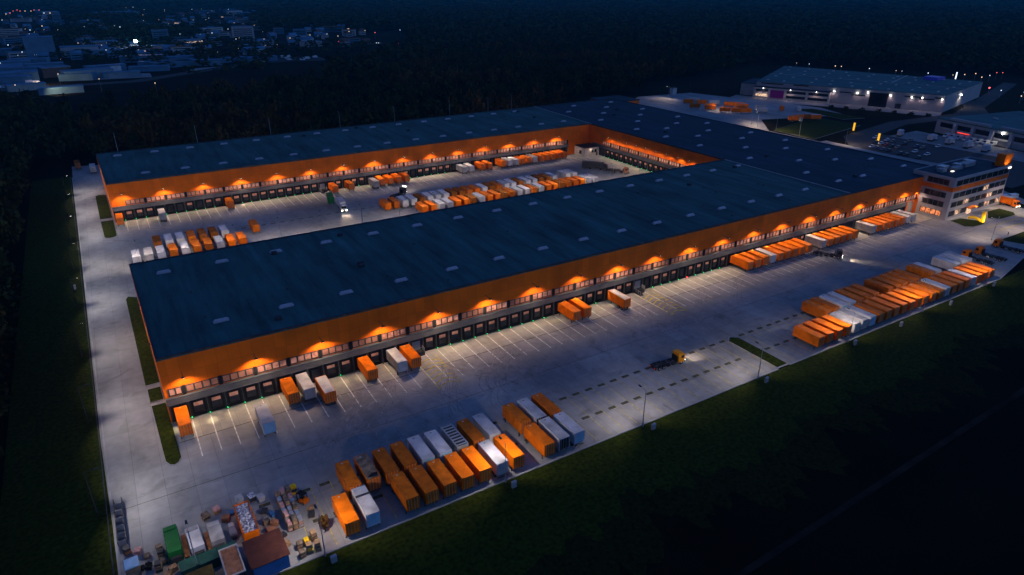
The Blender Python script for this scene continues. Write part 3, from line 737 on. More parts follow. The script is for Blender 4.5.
for i in range(15):
    place('lpc', lamp_post(energy=3900, H=9.8, arm=1.2, col=(1, .80, .64), ang=150, aim=9), (15.6 * i, 242.5, 0), 0, f'courtyard lamp post behind the front hall, {ORD[i]} from the left', 'lamp posts in the courtyard')
for i, (x, yy) in enumerate([(2.6, 384), (40, 384), (78, 384), (118, 385), (152, 385), (190, 386), (218, 386), (236, 386)]):
    place('lpb', lamp_post(H=21, head='lampwhite', energy=500, ang=150, mtl='white'), (x * .985, yy, 0), 0, f'lamp post behind the rear hall roof, {ORD[i]} from the left', 'lamp posts behind the rear hall')
for i, (x, yy) in enumerate([(379.5, 311), (376, 303), (376, 288), (376, 270), (376.3, 238), (410, 425), (398, 360)]):
    place('lpr', lamp_post(H=10, energy=5500, ang=160, col=(1, .74, .52)), (x, yy, 0), PI / 2 if i % 2 else -PI / 2, 'grey lamp post standing in the blue plaza behind the dark roof', 'lamp posts in the far right plaza')
# right entrance lights
for (x, yy, rz, lab) in [(296, 106, 0, 'lamp post on the grass corner by the entrance road'), (322, 117.8, 0, 'lamp post beside the round island at the office'), (276, 108.5, 0, 'lamp post between bare-chassis trucks and the office')]:
    place('lpe', lamp_post(H=8.5, energy=4200, col=(1, .74, .55)), (x, yy, 0), rz, lab, 'lamp posts at the entrance')
# electric cabinets along the kerb
def cabinet():
    t = thing('utility_cabinet', None, 'utility cabinet')
    b = MB(); b.box(-.5, .5, -.25, .25, 0, 1.25); b.build('case', 'grey', t)
    MB().hull([(-.54, -.29, 1.25), (.54, -.29, 1.25), (.54, .29, 1.25), (-.54, .29, 1.25)], [(-.5, -.15, 1.38), (.5, -.15, 1.38), (.5, .25, 1.38), (-.5, .25, 1.38)]).build('lid', 'lightgrey', t)
    MB().box(-.45, .45, .25, .28, .12, 1.18).build('door', 'lightgrey', t)
    return t
for i, (x, yy) in enumerate([(17.1, 86), (52.3, 86), (87.7, 86), (123.9, 86), (159.2, 86.2), (180, 86), (206, 86.2), (232, 86.6)]):
    place('cab', cabinet, (x, yy, 0), .1, f'pale utility cabinet on the grass, {ORD[i]} from the left along the kerb', 'utility cabinets on the verge')
place('cab', None, (-19.3, 236, 0), 1.5, 'pale utility cabinet on the grass left of the side road', 'utility cabinets on the verge')

# low fence on the left verge
fn = thing('fence', 'dark wire fence running along the left edge of the side road', 'fence')
w_ = MB()
for i in range(60):
    yy = 92 + i * 5; x = -14.3 - (yy - 88) * .0204; w_.box(x - .04, x + .04, yy - .04, yy + .04, -.05, 1.4)
w_.build('posts', 'darkgrey', fn)
rl = MB()
for z in (.3, .8, 1.3):
    rl.hull([(-14.33, 92, z), (-14.27, 92, z), (-20.35, 387, z), (-20.41, 387, z)], [(-14.33, 92, z + .06), (-14.27, 92, z + .06), (-20.35, 387, z + .06), (-20.41, 387, z + .06)])
rl.build('rail', 'darkgrey', fn)
# ------------------------------------------------------------------ recycling corner (bottom left)
def simple(name, label, cat, loc, rz=0, group=None): return thing(name, label, cat, loc, rz, group)
def press(mtl, label, x, y_, L, W, H, rz=0, chute=True):
    t = simple('waste_press', label, 'waste press', (x, y_, 0), rz)
    b = MB(); b.box(-W / 2, W / 2, -L / 2, L / 2, .25, H); 
    for q in range(6): yy = -L / 2 + L * (q + .5) / 6; b.box(-W / 2 - .05, W / 2 + .05, yy - .06, yy + .06, .25, H - .05)
    b.build('body', mtl, t)
    s_ = MB()
    for x_ in (-W / 2 + .25, W / 2 - .25): s_.box(x_ - .1, x_ + .1, -L / 2, L / 2, .03, .25)
    s_.build('skid', 'darkgrey', t)
    MB().box(-W / 2 + .12, W / 2 - .12, L / 2 - 1.1, L / 2 - .1, H, H + .12).build('lid', 'offwhite' if mtl != 'green' else mtl, t)
    MB().box(-W / 2 + .2, W / 2 - .2, -L / 2 - .55, -L / 2, .3, H * .6).build('press_head', 'darkgrey', t)
    return t
press('green', 'green waste press container standing by the crates', -5.4, 102.6, 6.6, 2.1, 2.6, .02)
press('white', 'white waste press container behind the slim lamp post', -2.1, 101.3, 5.4, 2.1, 2.4, .06)
press('offwhite', 'off-white waste press container right of the white one', 1.2, 100.9, 4.9, 2.1, 2.4, .02)
press('lightgrey', 'low grey bin container beside the orange open skip', 3.85, 101.5, 3.0, 1.1, 1.1, .0)
for x, y0, y1, lab in ((-3.75, 99.3, 104.9, 'rusty loading ramp left of the white press container'), (-.25, 98.6, 103.6, 'rusty loading ramp left of the off-white press container')):
    t = simple('loading_ramp', lab, 'ramp', (x, 0, 0)); MB().box(-.35, .35, y0, y1, .45, .6).build('deck', 'rust', t)
    for yy in (y0 + .3, (y0 + y1) / 2, y1 - .3): MB().box(-.3, .3, yy - .06, yy + .06, .03, .45).build('leg', 'darkgrey', t)
def skip():
    t = simple('open_skip', 'orange open skip heaped with white scrap beside the brown roofed shed', 'skip', (6.35, 101.6, 0), .02)
    W, L, H = 1.25, 4.1, 2.4; b = MB()
    b.box(-W, -W + .08, -L, L, .3, H); b.box(W - .08, W, -L, L, .3, H); b.box(-W + .08, W - .08, -L, -L + .08, .3, H); b.box(-W + .08, W - .08, L - .08, L, .3, H); b.box(-W + .08, W - .08, -L + .08, L - .08, .3, .4)
    for q in range(7): yy = -L + .5 + q * 1.2; b.box(-W - .07, -W, yy - .05, yy + .05, .3, H); b.box(W, W + .07, yy - .05, yy + .05, .3, H)
    b.build('tub', 'orange', t)
    rm = MB(); rm.box(-W - .08, -W + .1, -L - .05, L + .05, H, H + .1); rm.box(W - .1, W + .08, -L - .05, L + .05, H, H + .1); rm.build('rim', 'orange_dull', t)
    s_ = MB()
    for q in range(90):
        x, y_ = random.uniform(-W + .3, W - .3), random.uniform(-L + .9, L - .4); a = random.uniform(.12, .45); c = random.uniform(.08, .3); s_.ball((x, y_, H - .35 + random.uniform(-.1, .25)), a, 6, c)
    s_.box(-W + .09, W - .09, -L + .1, L - .1, 1.2, H - .3); s_.build('scrap_load', 'scrap', t)
    return t
skip()
def pallet_stack(label, x, y_, rz, W, L, levels, mats, group=None):
    t = simple('pallet_stack', label, 'pallet stack', (x, y_, 0), rz, group)
    for k_ in range(levels):
        z = .03 + k_ * .62
        p_ = MB(); p_.box(-W / 2, W / 2, -L / 2, L / 2, z + .1, z + .14)
        for q in (-1, 0, 1): p_.box(q * W * .42 - .06, q * W * .42 + .06, -L / 2, L / 2, z, z + .1)
        p_.build('pallet', 'wood', t)
        j = random.uniform(-.04, .04); MB().box(-W / 2 + .08 + j, W / 2 - .08 + j, -L / 2 + .06, L / 2 - .06, z + .14, z + .62).build('goods', mats[k_ % len(mats)], t)
    return t
k_ = 0
for i in range(3):
    for j in range(6):
        lv = random.choice([3, 3, 4])
        pallet_stack('stack in the large block of wrapped pallets beside the forklift', 12.75 + i * .95 - .1, 97.2 + j * 1.65, random.uniform(-.06, .06), .85, 1.4, lv, random.choice([['silver', 'pink'], ['wood', 'greytarp'], ['pink', 'greytarp'], ['silver', 'wood']]), 'pallet block by the forklift')
for i, (x, y_) in enumerate([(13.0, 92.0), (12.9, 89.9), (14.3, 92.1), (14.25, 90.2), (15.6, 92.6), (15.6, 90.0)]):
    pallet_stack('stack of wooden pallets among the six by the dark round shrub', x, y_, random.uniform(-.15, .15), 1.0, 1.2, random.choice([2, 3]), ['wood', 'yellow', 'wood'] if i in (2, 3) else ['wood', 'greytarp'], 'pallet stacks by the kerb')
for i, (x, y_) in enumerate([(-7.6, 103.6), (-7.4, 101.6), (-7.2, 100.2), (-8.1, 99.0)]):
    pallet_stack('stack of dark crates left of the green press container', x, y_, random.uniform(-.2, .2), 1.1, 1.1, 2 + i % 2, ['darkgreen', 'greytarp', 'darkgrey'], 'crate stacks by the green press')
for i, (x, y_) in enumerate([(.3, 107.6), (2.3, 108.2)]):
    pallet_stack(['left dark pallet of loose parts in front of the off-white press', 'right pallet with orange goods in front of the off-white press'][i], x, y_, .3, 1.3, 1.2, 2, [['darkgrey', 'greytarp'], ['wood', 'pink']][i])
for i in range(6):
    t = simple('mesh_crate', f'empty dark mesh crate by the left fence, {ORD[i]} from the top of the line', 'crate', (-13.0 + .02 * i, 119.4 - i * 2.1, 0), 0, 'crates along the left fence')
    for sx in (-1, 1): MB().box(sx * .65 - .05, sx * .65 + .05, -.85, .85, .1, 1.3).build('side', 'darkgrey', t)
    MB().box(-.6, .6, -.85, -.78, .1, 1.3).build('end', 'grey', t); MB().box(-.6, .6, -.8, .8, .06, .14).build('floor', 'wood', t)
pallet_stack('orange and dark heap of pallets by the blue lidded box', -12.4, 106.0, .4, 1.1, 1.3, 2, ['rust', 'darkgrey'])
t = simple('lidded_box', 'box with pale blue lid in the bottom left corner', 'container', (-11.7, 100.5, 0), .05)
MB().box(-1.0, 1.0, -1.1, 1.1, .05, 2.3).build('body', 'greytarp', t); MB().hull([(-1.08, -1.2, 2.3), (1.08, -1.2, 2.3), (1.08, 1.2, 2.3), (-1.08, 1.2, 2.3)], [(-1.0, -1.1, 2.45), (1.0, -1.1, 2.45), (1.0, 1.1, 2.55), (-1.0, 1.1, 2.55)]).build('lid', 'lightblue', t)
t = simple('debris_heap', 'small black debris heap between blue lidded box and crates', 'debris', (-9.9, 100.6, 0)); h_ = MB()
for q in range(14): h_.ball((random.uniform(-.6, .6), random.uniform(-1, 1), random.uniform(.1, .5)), random.uniform(.2, .45), 6, .25)
h_.build('heap', 'dark', t)
for i in range(3):
    t = simple('low_container', f'low dark green container, {["left one", "middle one", "right one"][i]} in the line behind the presses', 'container', (-3.7 + 2.95 * i, 96.0, 0), .06, 'dark green low containers')
    b = MB(); b.box(-1.4, 1.4, -1.2, 1.2, .05, 1.9)
    for q in range(4): b.box(-1.45, 1.45, -1.0 + q * .65, -.9 + q * .65, .1, 1.85)
    b.build('body', 'darkgreen', t); MB().box(-1.45, 1.45, -1.25, 1.25, 1.9, 2.0).build('lid', 'darkgreen', t)
t = simple('storage_box', 'tall storage box with pinkish gravel roof and pale rim', 'container', (2.4, 92.4, 0), .02)
MB().box(-1.45, 1.45, -3.3, 3.3, .03, 2.45).build('body', 'darkgrey', t); MB().box(-1.25, 1.25, -3.1, 3.1, 2.45, 2.52).build('roof', 'rust', t)
rm = MB(); rm.box(-1.5, -1.25, -3.4, 3.4, 2.45, 2.62); rm.box(1.25, 1.5, -3.4, 3.4, 2.45, 2.62); rm.box(-1.25, 1.25, 3.1, 3.4, 2.45, 2.62); rm.box(-1.25, 1.25, -3.4, -3.1, 2.45, 2.62); rm.build('rim', 'offwhite', t)
t = simple('shelter', 'low shelter with flat gold-brown roof at the bottom edge', 'shelter', (-2.7, 91.2, 0), .03)
MB().box(-2.3, 2.3, -2.2, 2.2, 2.3, 2.5).build('roof', 'goldbrown', t)
for sx in (-2.2, 2.2):
    for sy in (-2.1, 2.1): MB().box(sx - .06, sx + .06, sy - .06, sy + .06, .03, 2.3).build('post', 'darkgrey', t)
MB().box(-2.1, 2.1, -2.1, -2.0, .03, 2.2).build('back_wall', 'darkgrey', t)
t = simple('shed', 'shed with brown sheet roof and blue walls by the kerb', 'shed', (7.7, 91.8, 0), .03)
MB().box(-2.8, 2.8, -3.1, 3.0, .03, 2.7).build('wall', 'blue', t)
rf = MB(); rf.hull([(-3.1, -3.3, 2.7), (3.1, -3.3, 2.7), (3.1, 3.3, 2.95), (-3.1, 3.3, 2.95)], [(-3.1, -3.3, 2.82), (3.1, -3.3, 2.82), (3.1, 3.3, 3.07), (-3.1, 3.3, 3.07)])
for q in range(20): xx = -2.9 + q * .305; rf.hull([(xx, -3.28, 2.82), (xx + .06, -3.28, 2.82), (xx + .06, 3.28, 3.07), (xx, 3.28, 3.07)], [(xx, -3.28, 2.86), (xx + .06, -3.28, 2.86), (xx + .06, 3.28, 3.11), (xx, 3.28, 3.11)])
rf.build('roof', 'brownroof', t); MB().box(2.8, 2.84, -2.4, -1.4, .1, 2.1).build('door', 'lightgrey', t)
for i, (x, y_, mt, lab) in enumerate([(6.4, 109.0, 'white', 'small white box at the end of the orange skip'), (8.5, 108.3, 'darkgrey', 'small dark trolley bin with white papers near the skip'), (9.9, 107.3, 'offwhite', 'small off-white pallet box left of the big pallet block')]):
    t = simple('bin', lab, 'bin', (x, y_, 0), .2); MB().hull([(-.5, -.6, .12), (.5, -.6, .12), (.5, .6, .12), (-.5, .6, .12)], [(-.58, -.7, 1.1), (.58, -.7, 1.1), (.58, .7, 1.1), (-.58, .7, 1.1)]).build('tub', mt, t)
    MB().box(-.62, .62, -.74, .74, 1.1, 1.18).build('lid', 'offwhite' if i != 1 else 'scrap', t)
    for sx in (-.4, .4): MB().tube((sx - .04, -.45, .1), (sx + .04, -.45, .1), .09).build('wheel', 'dark', t)
def forklift():
    t = simple('forklift', 'orange and black forklift beside the large pallet block', 'forklift', (16.4, 103.0, 0), .5)
    b = MB(); b.hull([(-.6, -1.2, .3), (.6, -1.2, .3), (.6, .8, .3), (-.6, .8, .3)], [(-.58, -1.15, 1.1), (.58, -1.15, 1.1), (.58, .2, .95), (-.58, .2, .95)]); b.build('body', 'orange', t)
    g_ = MB()
    for sx in (-.5, .5):
        for sy in (-.9, .6): g_.box(sx - .04, sx + .04, sy - .04, sy + .04, .9, 2.1)
    g_.box(-.58, .58, -1.0, .7, 2.1, 2.16); g_.build('roof_guard', 'dark', t)
    MB().box(-.25, .25, -.5, 0, 1.0, 1.25).build('seat', 'dark', t)
    ms = MB(); ms.box(-.4, -.3, .85, .97, .1, 2.6); ms.box(.3, .4, .85, .97, .1, 2.6); ms.box(-.3, .3, .88, .94, 2.4, 2.5); ms.build('mast', 'darkgrey', t)
    for sx in (-.3, .3): MB().box(sx - .06, sx + .06, .97, 2.0, .12, .17).build('fork', 'metal', t)
    for sx in (-.55, .55):
        for sy in (-.8, .55): wheel(t, sx, sy, .3, .2)
forklift()
pallet_stack('stack of yellow crates on the far side of the forklift', 15.7, 106.1, .1, 1.1, 1.1, 3, ['yellow', 'darkgrey'])

for i, (x, y_) in enumerate([(-8.9, 97.5), (-7.0, 96.9), (-6.1, 97.8), (9.6, 98.2), (10.6, 99.6), (9.4, 100.6), (10.8, 102.2), (9.7, 103.8), (4.6, 106.4), (3.4, 105.2), (11.3, 96.2), (11.2, 93.6), (16.9, 98.4), (17.2, 100.1), (-9.6, 103.2), (-10.8, 105.0)]):
    t = thing('crate', 'small loose crate among the clutter of the recycling corner', 'crate', (x, y_, .03), random.uniform(-.6, .6), 'loose crates of the recycling corner')
    a, b, c = random.uniform(.35, .65), random.uniform(.35, .6), random.uniform(.5, 1.1); MB().box(-a, a, -b, b, .1, c).build('box', random.choice(['wood', 'rust', 'darkgrey', 'blue', 'greytarp', 'pink']), t)
    sk = MB(); [sk.box(-a, a, q - .06, q + .06, 0, .1) for q in (-b + .06, 0, b - .06)]; sk.build('skid', 'wood', t)
# ------------------------------------------------------------------ plants made of leaf clumps
def leaf_cloud(n, rx, ry, rz_, size, seed, base=0.0):
    r = np.random.default_rng(seed); u = r.normal(size=(n, 3)); u /= np.linalg.norm(u, axis=1)[:, None]
    rad = r.uniform(.45, 1, n) ** .6; lobe = 1 + .28 * np.sin(3 * u[:, 0] + seed) * np.cos(4 * u[:, 1] - seed) + .18 * r.normal(size=n) * .5
    c = u * (rad * lobe)[:, None] * np.array([rx, ry, rz_]) + np.array([0, 0, base])
    a = r.normal(size=(n, 3)); a /= np.linalg.norm(a, axis=1)[:, None]
    b = np.cross(a, r.normal(size=(n, 3))); b /= np.linalg.norm(b, axis=1)[:, None]
    s_ = size * r.uniform(.6, 1.4, n)[:, None]
    V = np.stack([c - a * s_ - b * s_ * .5, c + a * s_ * .9 - b * s_ * .6, c + a * s_ + b * s_ * .6, c - a * s_ * .8 + b * s_ * .5], 1)
    return V.reshape(-1, 3)
def np_mesh(name, V, mtl, quads=True, parent=None, tris=None):
    me = bpy.data.meshes.new(name); n = len(V) // 4
    me.vertices.add(len(V)); me.vertices.foreach_set('co', np.ascontiguousarray(V, np.float32).ravel())
    me.loops.add(n * 4); me.loops.foreach_set('vertex_index', np.arange(n * 4, dtype=np.int32))
    me.polygons.add(n); me.polygons.foreach_set('loop_start', np.arange(0, n * 4, 4, dtype=np.int32))
    me.polygons.foreach_set('loop_total', np.full(n, 4, np.int32)); me.update(calc_edges=True)
    me.materials.append(M[mtl] if isinstance(mtl, str) else mtl)
    o = bpy.data.objects.new(name, me); COL.objects.link(o)
    if parent: o.parent = parent
    return o
t = thing('shrub', 'dark rounded leafy shrub beside the lamp post at the pallets', 'shrub', (17.9, 93.6, 0))
MB().tube((0, 0, 0), (0, 0, 1.4), .09, .05).build('trunk', 'bark', t)
np_mesh('crown', leaf_cloud(420, .85, .85, 1.2, .16, 3, 2.1), 'autumn', parent=t)

# ------------------------------------------------------------------ courtyard building
t = thing('annex', 'low pale annex with flat dark roof in the inner courtyard corner', 'building')
ax = [(224.6, 294.4), (234.8, 294.4), (234.8, 303.6), (224.6, 303.6)]
MB().prism(ax, 0, 4.9).build('wall', 'plaster', t)
MB().prism([(224.4, 294.2), (234.8, 294.2), (234.8, 303.6), (224.4, 303.6)], 4.9, 5.2).build('roof', 'darkgrey', t)
MB().box(224.52, 224.6, 297.0, 299.2, 1.3, 3.2).build('window', 'glass', t)
for x in (229.5, 231.6): MB().box(x, x + 1.5, 294.32, 294.4, 2.0, 3.6).build('window', 'glass', t)
MB().box(232.8, 233.8, 294.3, 294.4, .05, 2.2).build('door', 'darkgrey', t)
spot('annex_light', (229, 293.6, 4.7), (229, 292.5, 0), 260, (1, .78, .6), 160, .6, .2, t)
spot('annex_light', (223.8, 299, 4.7), (222.5, 299, 0), 170, (1, .78, .6), 160, .6, .2, t)

# ------------------------------------------------------------------ office
t = thing('office_building', 'four storey white office with orange band at the right end of the hall', 'office')
X0, X1, Y0, Y1, OH = 284.5, 328, 130.3, 147.3, 17.3
wl = MB(); wl.box(X0, X1, Y0, Y1, 0, OH - .3); wl.build('wall', 'lightgrey', t)
pr = MB(); pr.box(X0 - .08, X1 + .08, Y0 - .08, Y0 + .35, OH - .3, OH + .25); pr.box(X0 - .08, X0 + .35, Y0 + .35, Y1 - .35, OH - .3, OH + .25); pr.box(X0 - .08, X1 + .08, Y1 - .35, Y1 + .08, OH - .3, OH + .25); pr.box(X1 - .35, X1 + .08, Y0 + .35, Y1 - .35, OH - .3, OH + .25); pr.build('parapet', 'lightgrey', t)
MB().box(X0 + .35, X1 - .35, Y0 + .35, Y1 - .35, OH - .3, OH - .1).build('roof', 'roof_cross', t)
bd = MB(); bd.box(X0 - .1, X1 + .1, Y0 - .1, Y0, 11.9, 13.7); bd.box(X0 - .1, X0, Y0, Y1 - 4.6, 11.9, 13.7); bd.build('orange_band', 'wall_orange', t)
rnd = random.Random(4)
for fl, z in enumerate((1.4, 5.2, 9.0, 14.2)):
    wn = MB()
    for q in range(4): wn.box(X0 - .05, X0 - .01, 132.6 + q * 2.1, 134.4 + q * 2.1, z, z + 2.0)
    wo = wn.build('window', 'officeorange' if fl == 0 else 'glass', t)
    fr = MB(); fr.box(X0 - .12, X0, 132.3, 141.2, z - .12, z); fr.box(X0 - .12, X0, 132.3, 141.2, z + 2.0, z + 2.12)
    for q in range(5): fr.box(X0 - .11, X0, 132.38 + q * 2.1, 132.6 + q * 2.1, z, z + 2)
    fr.build('frame', 'darkgrey', wo)
    for q in range(9):
        x = X0 + 2 + q * 4.6
        if fl == 0 and 3 <= q <= 4: continue
        lit = (fl, q) in ((0, 1), (0, 6), (1, 2), (1, 6), (2, 5), (0, 8))
        n = 3
        wn = MB()
        for k_ in range(n): wn.box(x + k_ * 1.3, x + k_ * 1.3 + 1.05, Y0 - .05, Y0 - .01, z, z + 2)
        wo = wn.build('window', 'officewin' if lit else 'glass', t)
        fr = MB(); fr.box(x - .15, x + 3.8, Y0 - .12, Y0, z - .12, z); fr.box(x - .15, x + 3.8, Y0 - .12, Y0, z + 2, z + 2.1)
        for k_ in range(4): fr.box(x - .2 + k_ * 1.3, x + k_ * 1.3, Y0 - .1, Y0, z, z + 2)
        fr.build('frame', 'darkgrey', wo)
MB().box(X0 + 15.6, X0 + 19.5, Y0 - .06, Y0 - .01, .1, 2.8).build('entrance_door', 'officewin', t)
MB().box(X0 + 14.5, X0 + 20.5, Y0 - 2.2, Y0, 3.1, 3.35).build('entrance_canopy', 'orange_dull', t)
for i, (x, y_, a, b, c) in enumerate([(292, 140, 1.6, 1.2, 1.2), (296, 142, 2.2, 1.5, 1.5), (301, 139, 3, 1.2, 1.0), (306, 141, 1.5, 1.5, 1.3), (311, 140, 4, 1.6, 1.4), (317, 142, 1.5, 2, 1.2)]):
    MB().box(x - a, x + a, y_ - b, y_ + b, OH - .1, OH + c).build('roof_unit', 'metal' if i % 2 else 'grey', t)
MB().box(294.5, 296.0, 137, 137.8, OH + .05, OH + .3).build('roof_light', 'softlamp', t)
for x in (290.5, 297, 303.5, 316, 322): spot('facade_light', (x, Y0 - 1.6, 4.9), (x, Y0 - 2.6, 0), 650, (1, .72, .5), 150, .6, .15, t)
spot('facade_light', (X0 - 2.6, 141.8, 9.6), (X0 - 1.6, 141, 0), 1300, (1, .68, .5), 140, .7, .25, t)
MB().box(X0 - 2.7, X0, 141.7, 141.9, 9.75, 9.9).build('wall_lamp', 'darkgrey', t)
t = thing('sign_cube', 'orange sign cube standing on the right corner of the office roof', 'sign')
b = MB(); b.box(321.6, 328, 130.6, 134.0, OH - .1, OH + 5.1); b.build('panel', 'orange', t)
lg = MB(); [lg.box(x - .1, x + .1, 134.0, 135.4, OH - .1, OH + .9) for x in (322.5, 325, 327.2)]; lg.build('support', 'darkgrey', t)
MB().box(325.6, 327.9, 129.9, 130.1, OH - 1.2, OH - .5).build('light_strip', 'softlamp', t)
spot('sign_light', (324, 128.6, OH - .2), (324, 131, OH + 4), 900, (1, .8, .55), 100, .6, .2, t)
# yellow sculpture in the office forecourt
t = thing('sculpture', 'glossy yellow sculpture of upright slab and low curved arm before the office', 'sculpture', (295.2, 121.2, .15))
MB().hull([(-.55, -.5, 0), (.55, -.5, 0), (.55, .5, 0), (-.55, .5, 0)], [(-.9, -.45, 4.3), (.15, -.45, 4.5), (.15, .45, 4.5), (-.9, .45, 4.3)]).build('slab', 'yellow', t)
ar = MB(); pts = [(-.3, .4, .5), (-1.0, 1.6, 1.2), (-1.5, 2.7, 1.6), (-2.0, 3.6, 1.5), (-2.6, 4.4, .9)]
for a_, b_ in zip(pts, pts[1:]): ar.tube(a_, b_, .55, .5, 10)
ar.build('arm', 'yellow', t)
spot('sculpture_light', (-1.6, -2.6, .3), (-.3, 1, 2.2), 1500, (1, .78, .3), 80, .7, .2, t)
spot('sculpture_light', (1.6, -2.2, .3), (-.4, .5, 2.2), 900, (1, .78, .3), 80, .7, .2, t)
for i, (x, y_, lab) in enumerate([(288.2, 108.4, 'small grey post by the entrance road'), (306, 120, 'pale bollard on the round grass island')]):
    t = thing('bollard', lab, 'bollard', (x, y_, .03)); MB().tube((0, 0, 0), (0, 0, 1.1), .14, .12).build('post', 'offwhite' if i else 'darkgrey', t); MB().tube((0, 0, 1.1), (0, 0, 1.2), .17, .05).build('cap', 'darkgrey', t)
for i, (x, y_) in enumerate([(336, 133), (341, 131.5)]):
    t = thing('parked_van', ['white van parked behind the orange box truck', 'white van parked furthest right of the office'][i], 'van', (x, y_, .02), 1.2)
    MB().hull([(-.95, -2.6, .4), (.95, -2.6, .4), (.95, 2.6, .4), (-.95, 2.6, .4)], [(-.9, -2.55, 2.3), (.9, -2.55, 2.3), (.85, 1.5, 2.3), (-.85, 1.5, 2.3)]).build('body', 'whitecar', t)
    MB().hull([(-.8, 2.0, 1.5), (.8, 2.0, 1.5), (.78, 1.62, 2.2), (-.78, 1.62, 2.2)], [(-.8, 2.08, 1.5), (.8, 2.08, 1.5), (.78, 1.7, 2.2), (-.78, 1.7, 2.2)]).build('windscreen', 'glass', t)
    for sx in (-.9, .9):
        for sy in (-1.6, 1.7): wheel(t, sx, sy, .33, .2)

# ------------------------------------------------------------------ far right: plaza, trailers, car park
def rot(x, y_, a): return (x * math.cos(a) - y_ * math.sin(a), x * math.sin(a) + y_ * math.cos(a))
yard = [('o', 405, 347, .9, 'in the left low row of the plaza yard'), ('o', 410, 343, .9, 'in the left low row of the plaza yard'), ('d', 414, 352, .9, 'in the left low row of the plaza yard'), ('o', 400, 354, .9, 'in the left low row of the plaza yard'),
        ('o', 397, 366, .9, 'in the left low row of the plaza yard'), ('d', 393, 378, .9, 'in the left low row of the plaza yard'), ('o', 403, 372, .9, 'in the left low row of the plaza yard'), ('o', 411, 388, .9, 'in the left low row of the plaza yard'), ('o', 404, 396, .9, 'in the left low row of the plaza yard'),
        ('T', 424, 358, .9, None), ('T', 428, 365, .9, None), ('o', 422, 370, .9, None), ('w', 417, 381, .9, None), ('c', 413, 398, .9, None), ('c', 430, 346, .9, None), ('w', 422, 338, .9, None)]
special = {9: 'white-roofed orange trailer, near one of two in the plaza yard', 10: 'white-roofed orange trailer, far one of two in the plaza yard', 11: 'orange container behind the white-roofed trailers in the plaza yard', 12: 'white container tucked behind the plaza yard oranges',
           13: 'off-white container at the left of the plaza yard', 14: 'off-white container right of the white-roofed plaza trailers', 15: 'white container nearest the purple panel building in the plaza yard'}
for i, (k_, x, y_, a, wh) in enumerate(yard):
    body(k_, x, y_, a, special.get(i, f'orange container {wh}'), 'orange containers in the plaza yard' if wh else 'trailers in the plaza yard')
    if wh and k_ == 'd': COL.objects
body('o', 441.5, 336, .78 + PI / 2, 'orange container end to end with a white one across the far lawn', None)
body('w', 449.5, 327, .78 + PI / 2, 'white container end to end with an orange one across the far lawn', None)
place('t9', truck('offwhite', load='orange', loadroof='orange', chassis_len=7), (413, 303, 0), -2.2, 'white-cabbed orange truck parked at the edge of the far lawn')
for i, (k_, x, y_) in enumerate([('o', 420, 305), ('b', 427, 302), ('T', 431, 299)]):
    body(k_, x, y_, 1.2, ['orange container behind the white-cabbed truck by the far lawn', 'brown container between two others by the far lawn', 'white-roofed trailer at the right end by the far lawn'][i], 'trailers by the far lawn')
# fence with posts along the right side of the dark hall
fn = thing('fence', 'dark post and rail fence behind the dark roofed hall', 'fence'); w_ = MB()
for i in range(30): w_.box(311.95, 312.05, 160 + i * 7, 160.1 + i * 7, 0, 2.4)
w_.build('posts', 'darkgrey', fn); r_ = MB(); [r_.box(311.97, 312.03, 160, 363, z, z + .06) for z in (.8, 1.6, 2.3)]; r_.build('rail', 'darkgrey', fn)
# glowing pylons
for i, (x, y_, h_) in enumerate([(418.5, 261, 6.2), (401.2, 233, 6.0)]):
    t = thing('pylon_sign', ['lit yellow pylon sign at the far side of the car park', 'lit yellow pylon sign nearer the dark roof by the car park'][i], 'sign', (x, y_, 0), -.9)
    MB().box(-.55, .55, -.25, .25, .5, h_ - .8).build('panel', 'totem', t); MB().box(-.5, .5, -.2, .2, 0, .5).build('foot', 'darkgrey', t)
    spot('pylon_glow', (0, -1.5, 3), (0, -3, 0), 400, (1, .6, .1), 150, .8, .3, t)
structure('service_road', MB().poly([(370, 252), (378, 252), (376, 215), (379, 182), (340, 120), (334, 120), (371, 184), (369, 215)], .034), 'concrete')
# cars
def car(paint):
    def mk():
        t = thing('parked_car', None, 'car')
        pr_ = [(-2.15, .35), (2.15, .35), (2.2, .75), (1.2, .95), (-2.1, 1.0)]
        MB().hull([(-.88, a, b) for a, b in pr_], [(.88, a, b) for a, b in pr_]).build('body', paint, t)
        cb = [(-1.9, .98), (1.15, .94), (.45, 1.45), (-1.5, 1.47)]
        c_ = MB().hull([(-.8, a, b) for a, b in cb], [(.8, a, b) for a, b in cb]).build('cabin', 'glass', t)
        MB().box(-.72, .72, -1.45, .4, 1.46, 1.5).build('roof', paint, c_)
        for sx in (-.82, .82):
            for sy in (-1.35, 1.35): wheel(t, sx, sy, .3, .2)
        return t
    return mk
ct = ['blackcar', 'greycar', 'whitecar', 'bluecar', 'greycar', 'redcar', 'blackcar', 'whitecar']
cn = dict(blackcar='black', greycar='grey', whitecar='white', bluecar='dark blue', redcar='red')
pk = structure('car_park', MB().poly([(366, 192), (384, 186), (434, 198), (424, 250), (398, 254), (366, 226)], .024), 'asphalt')
for r_i, (xa, ya, xb, yb, n) in enumerate([(380, 196, 384, 226, 9), (392, 198, 398, 236, 11), (406, 201, 410, 240, 11), (418, 206, 420, 224, 5)]):
    for i in range(n):
        if random.random() < .25: continue
        k_ = random.choice(ct); q = i / (n - 1)
        place('car_' + k_, car(k_), (xa + (xb - xa) * q, ya + (yb - ya) * q, .03), PI / 2 + .1 + random.uniform(-.04, .04), f'{cn[k_]} car parked in the dim car park beyond the dark roof', f'{cn[k_]} cars in the car park')
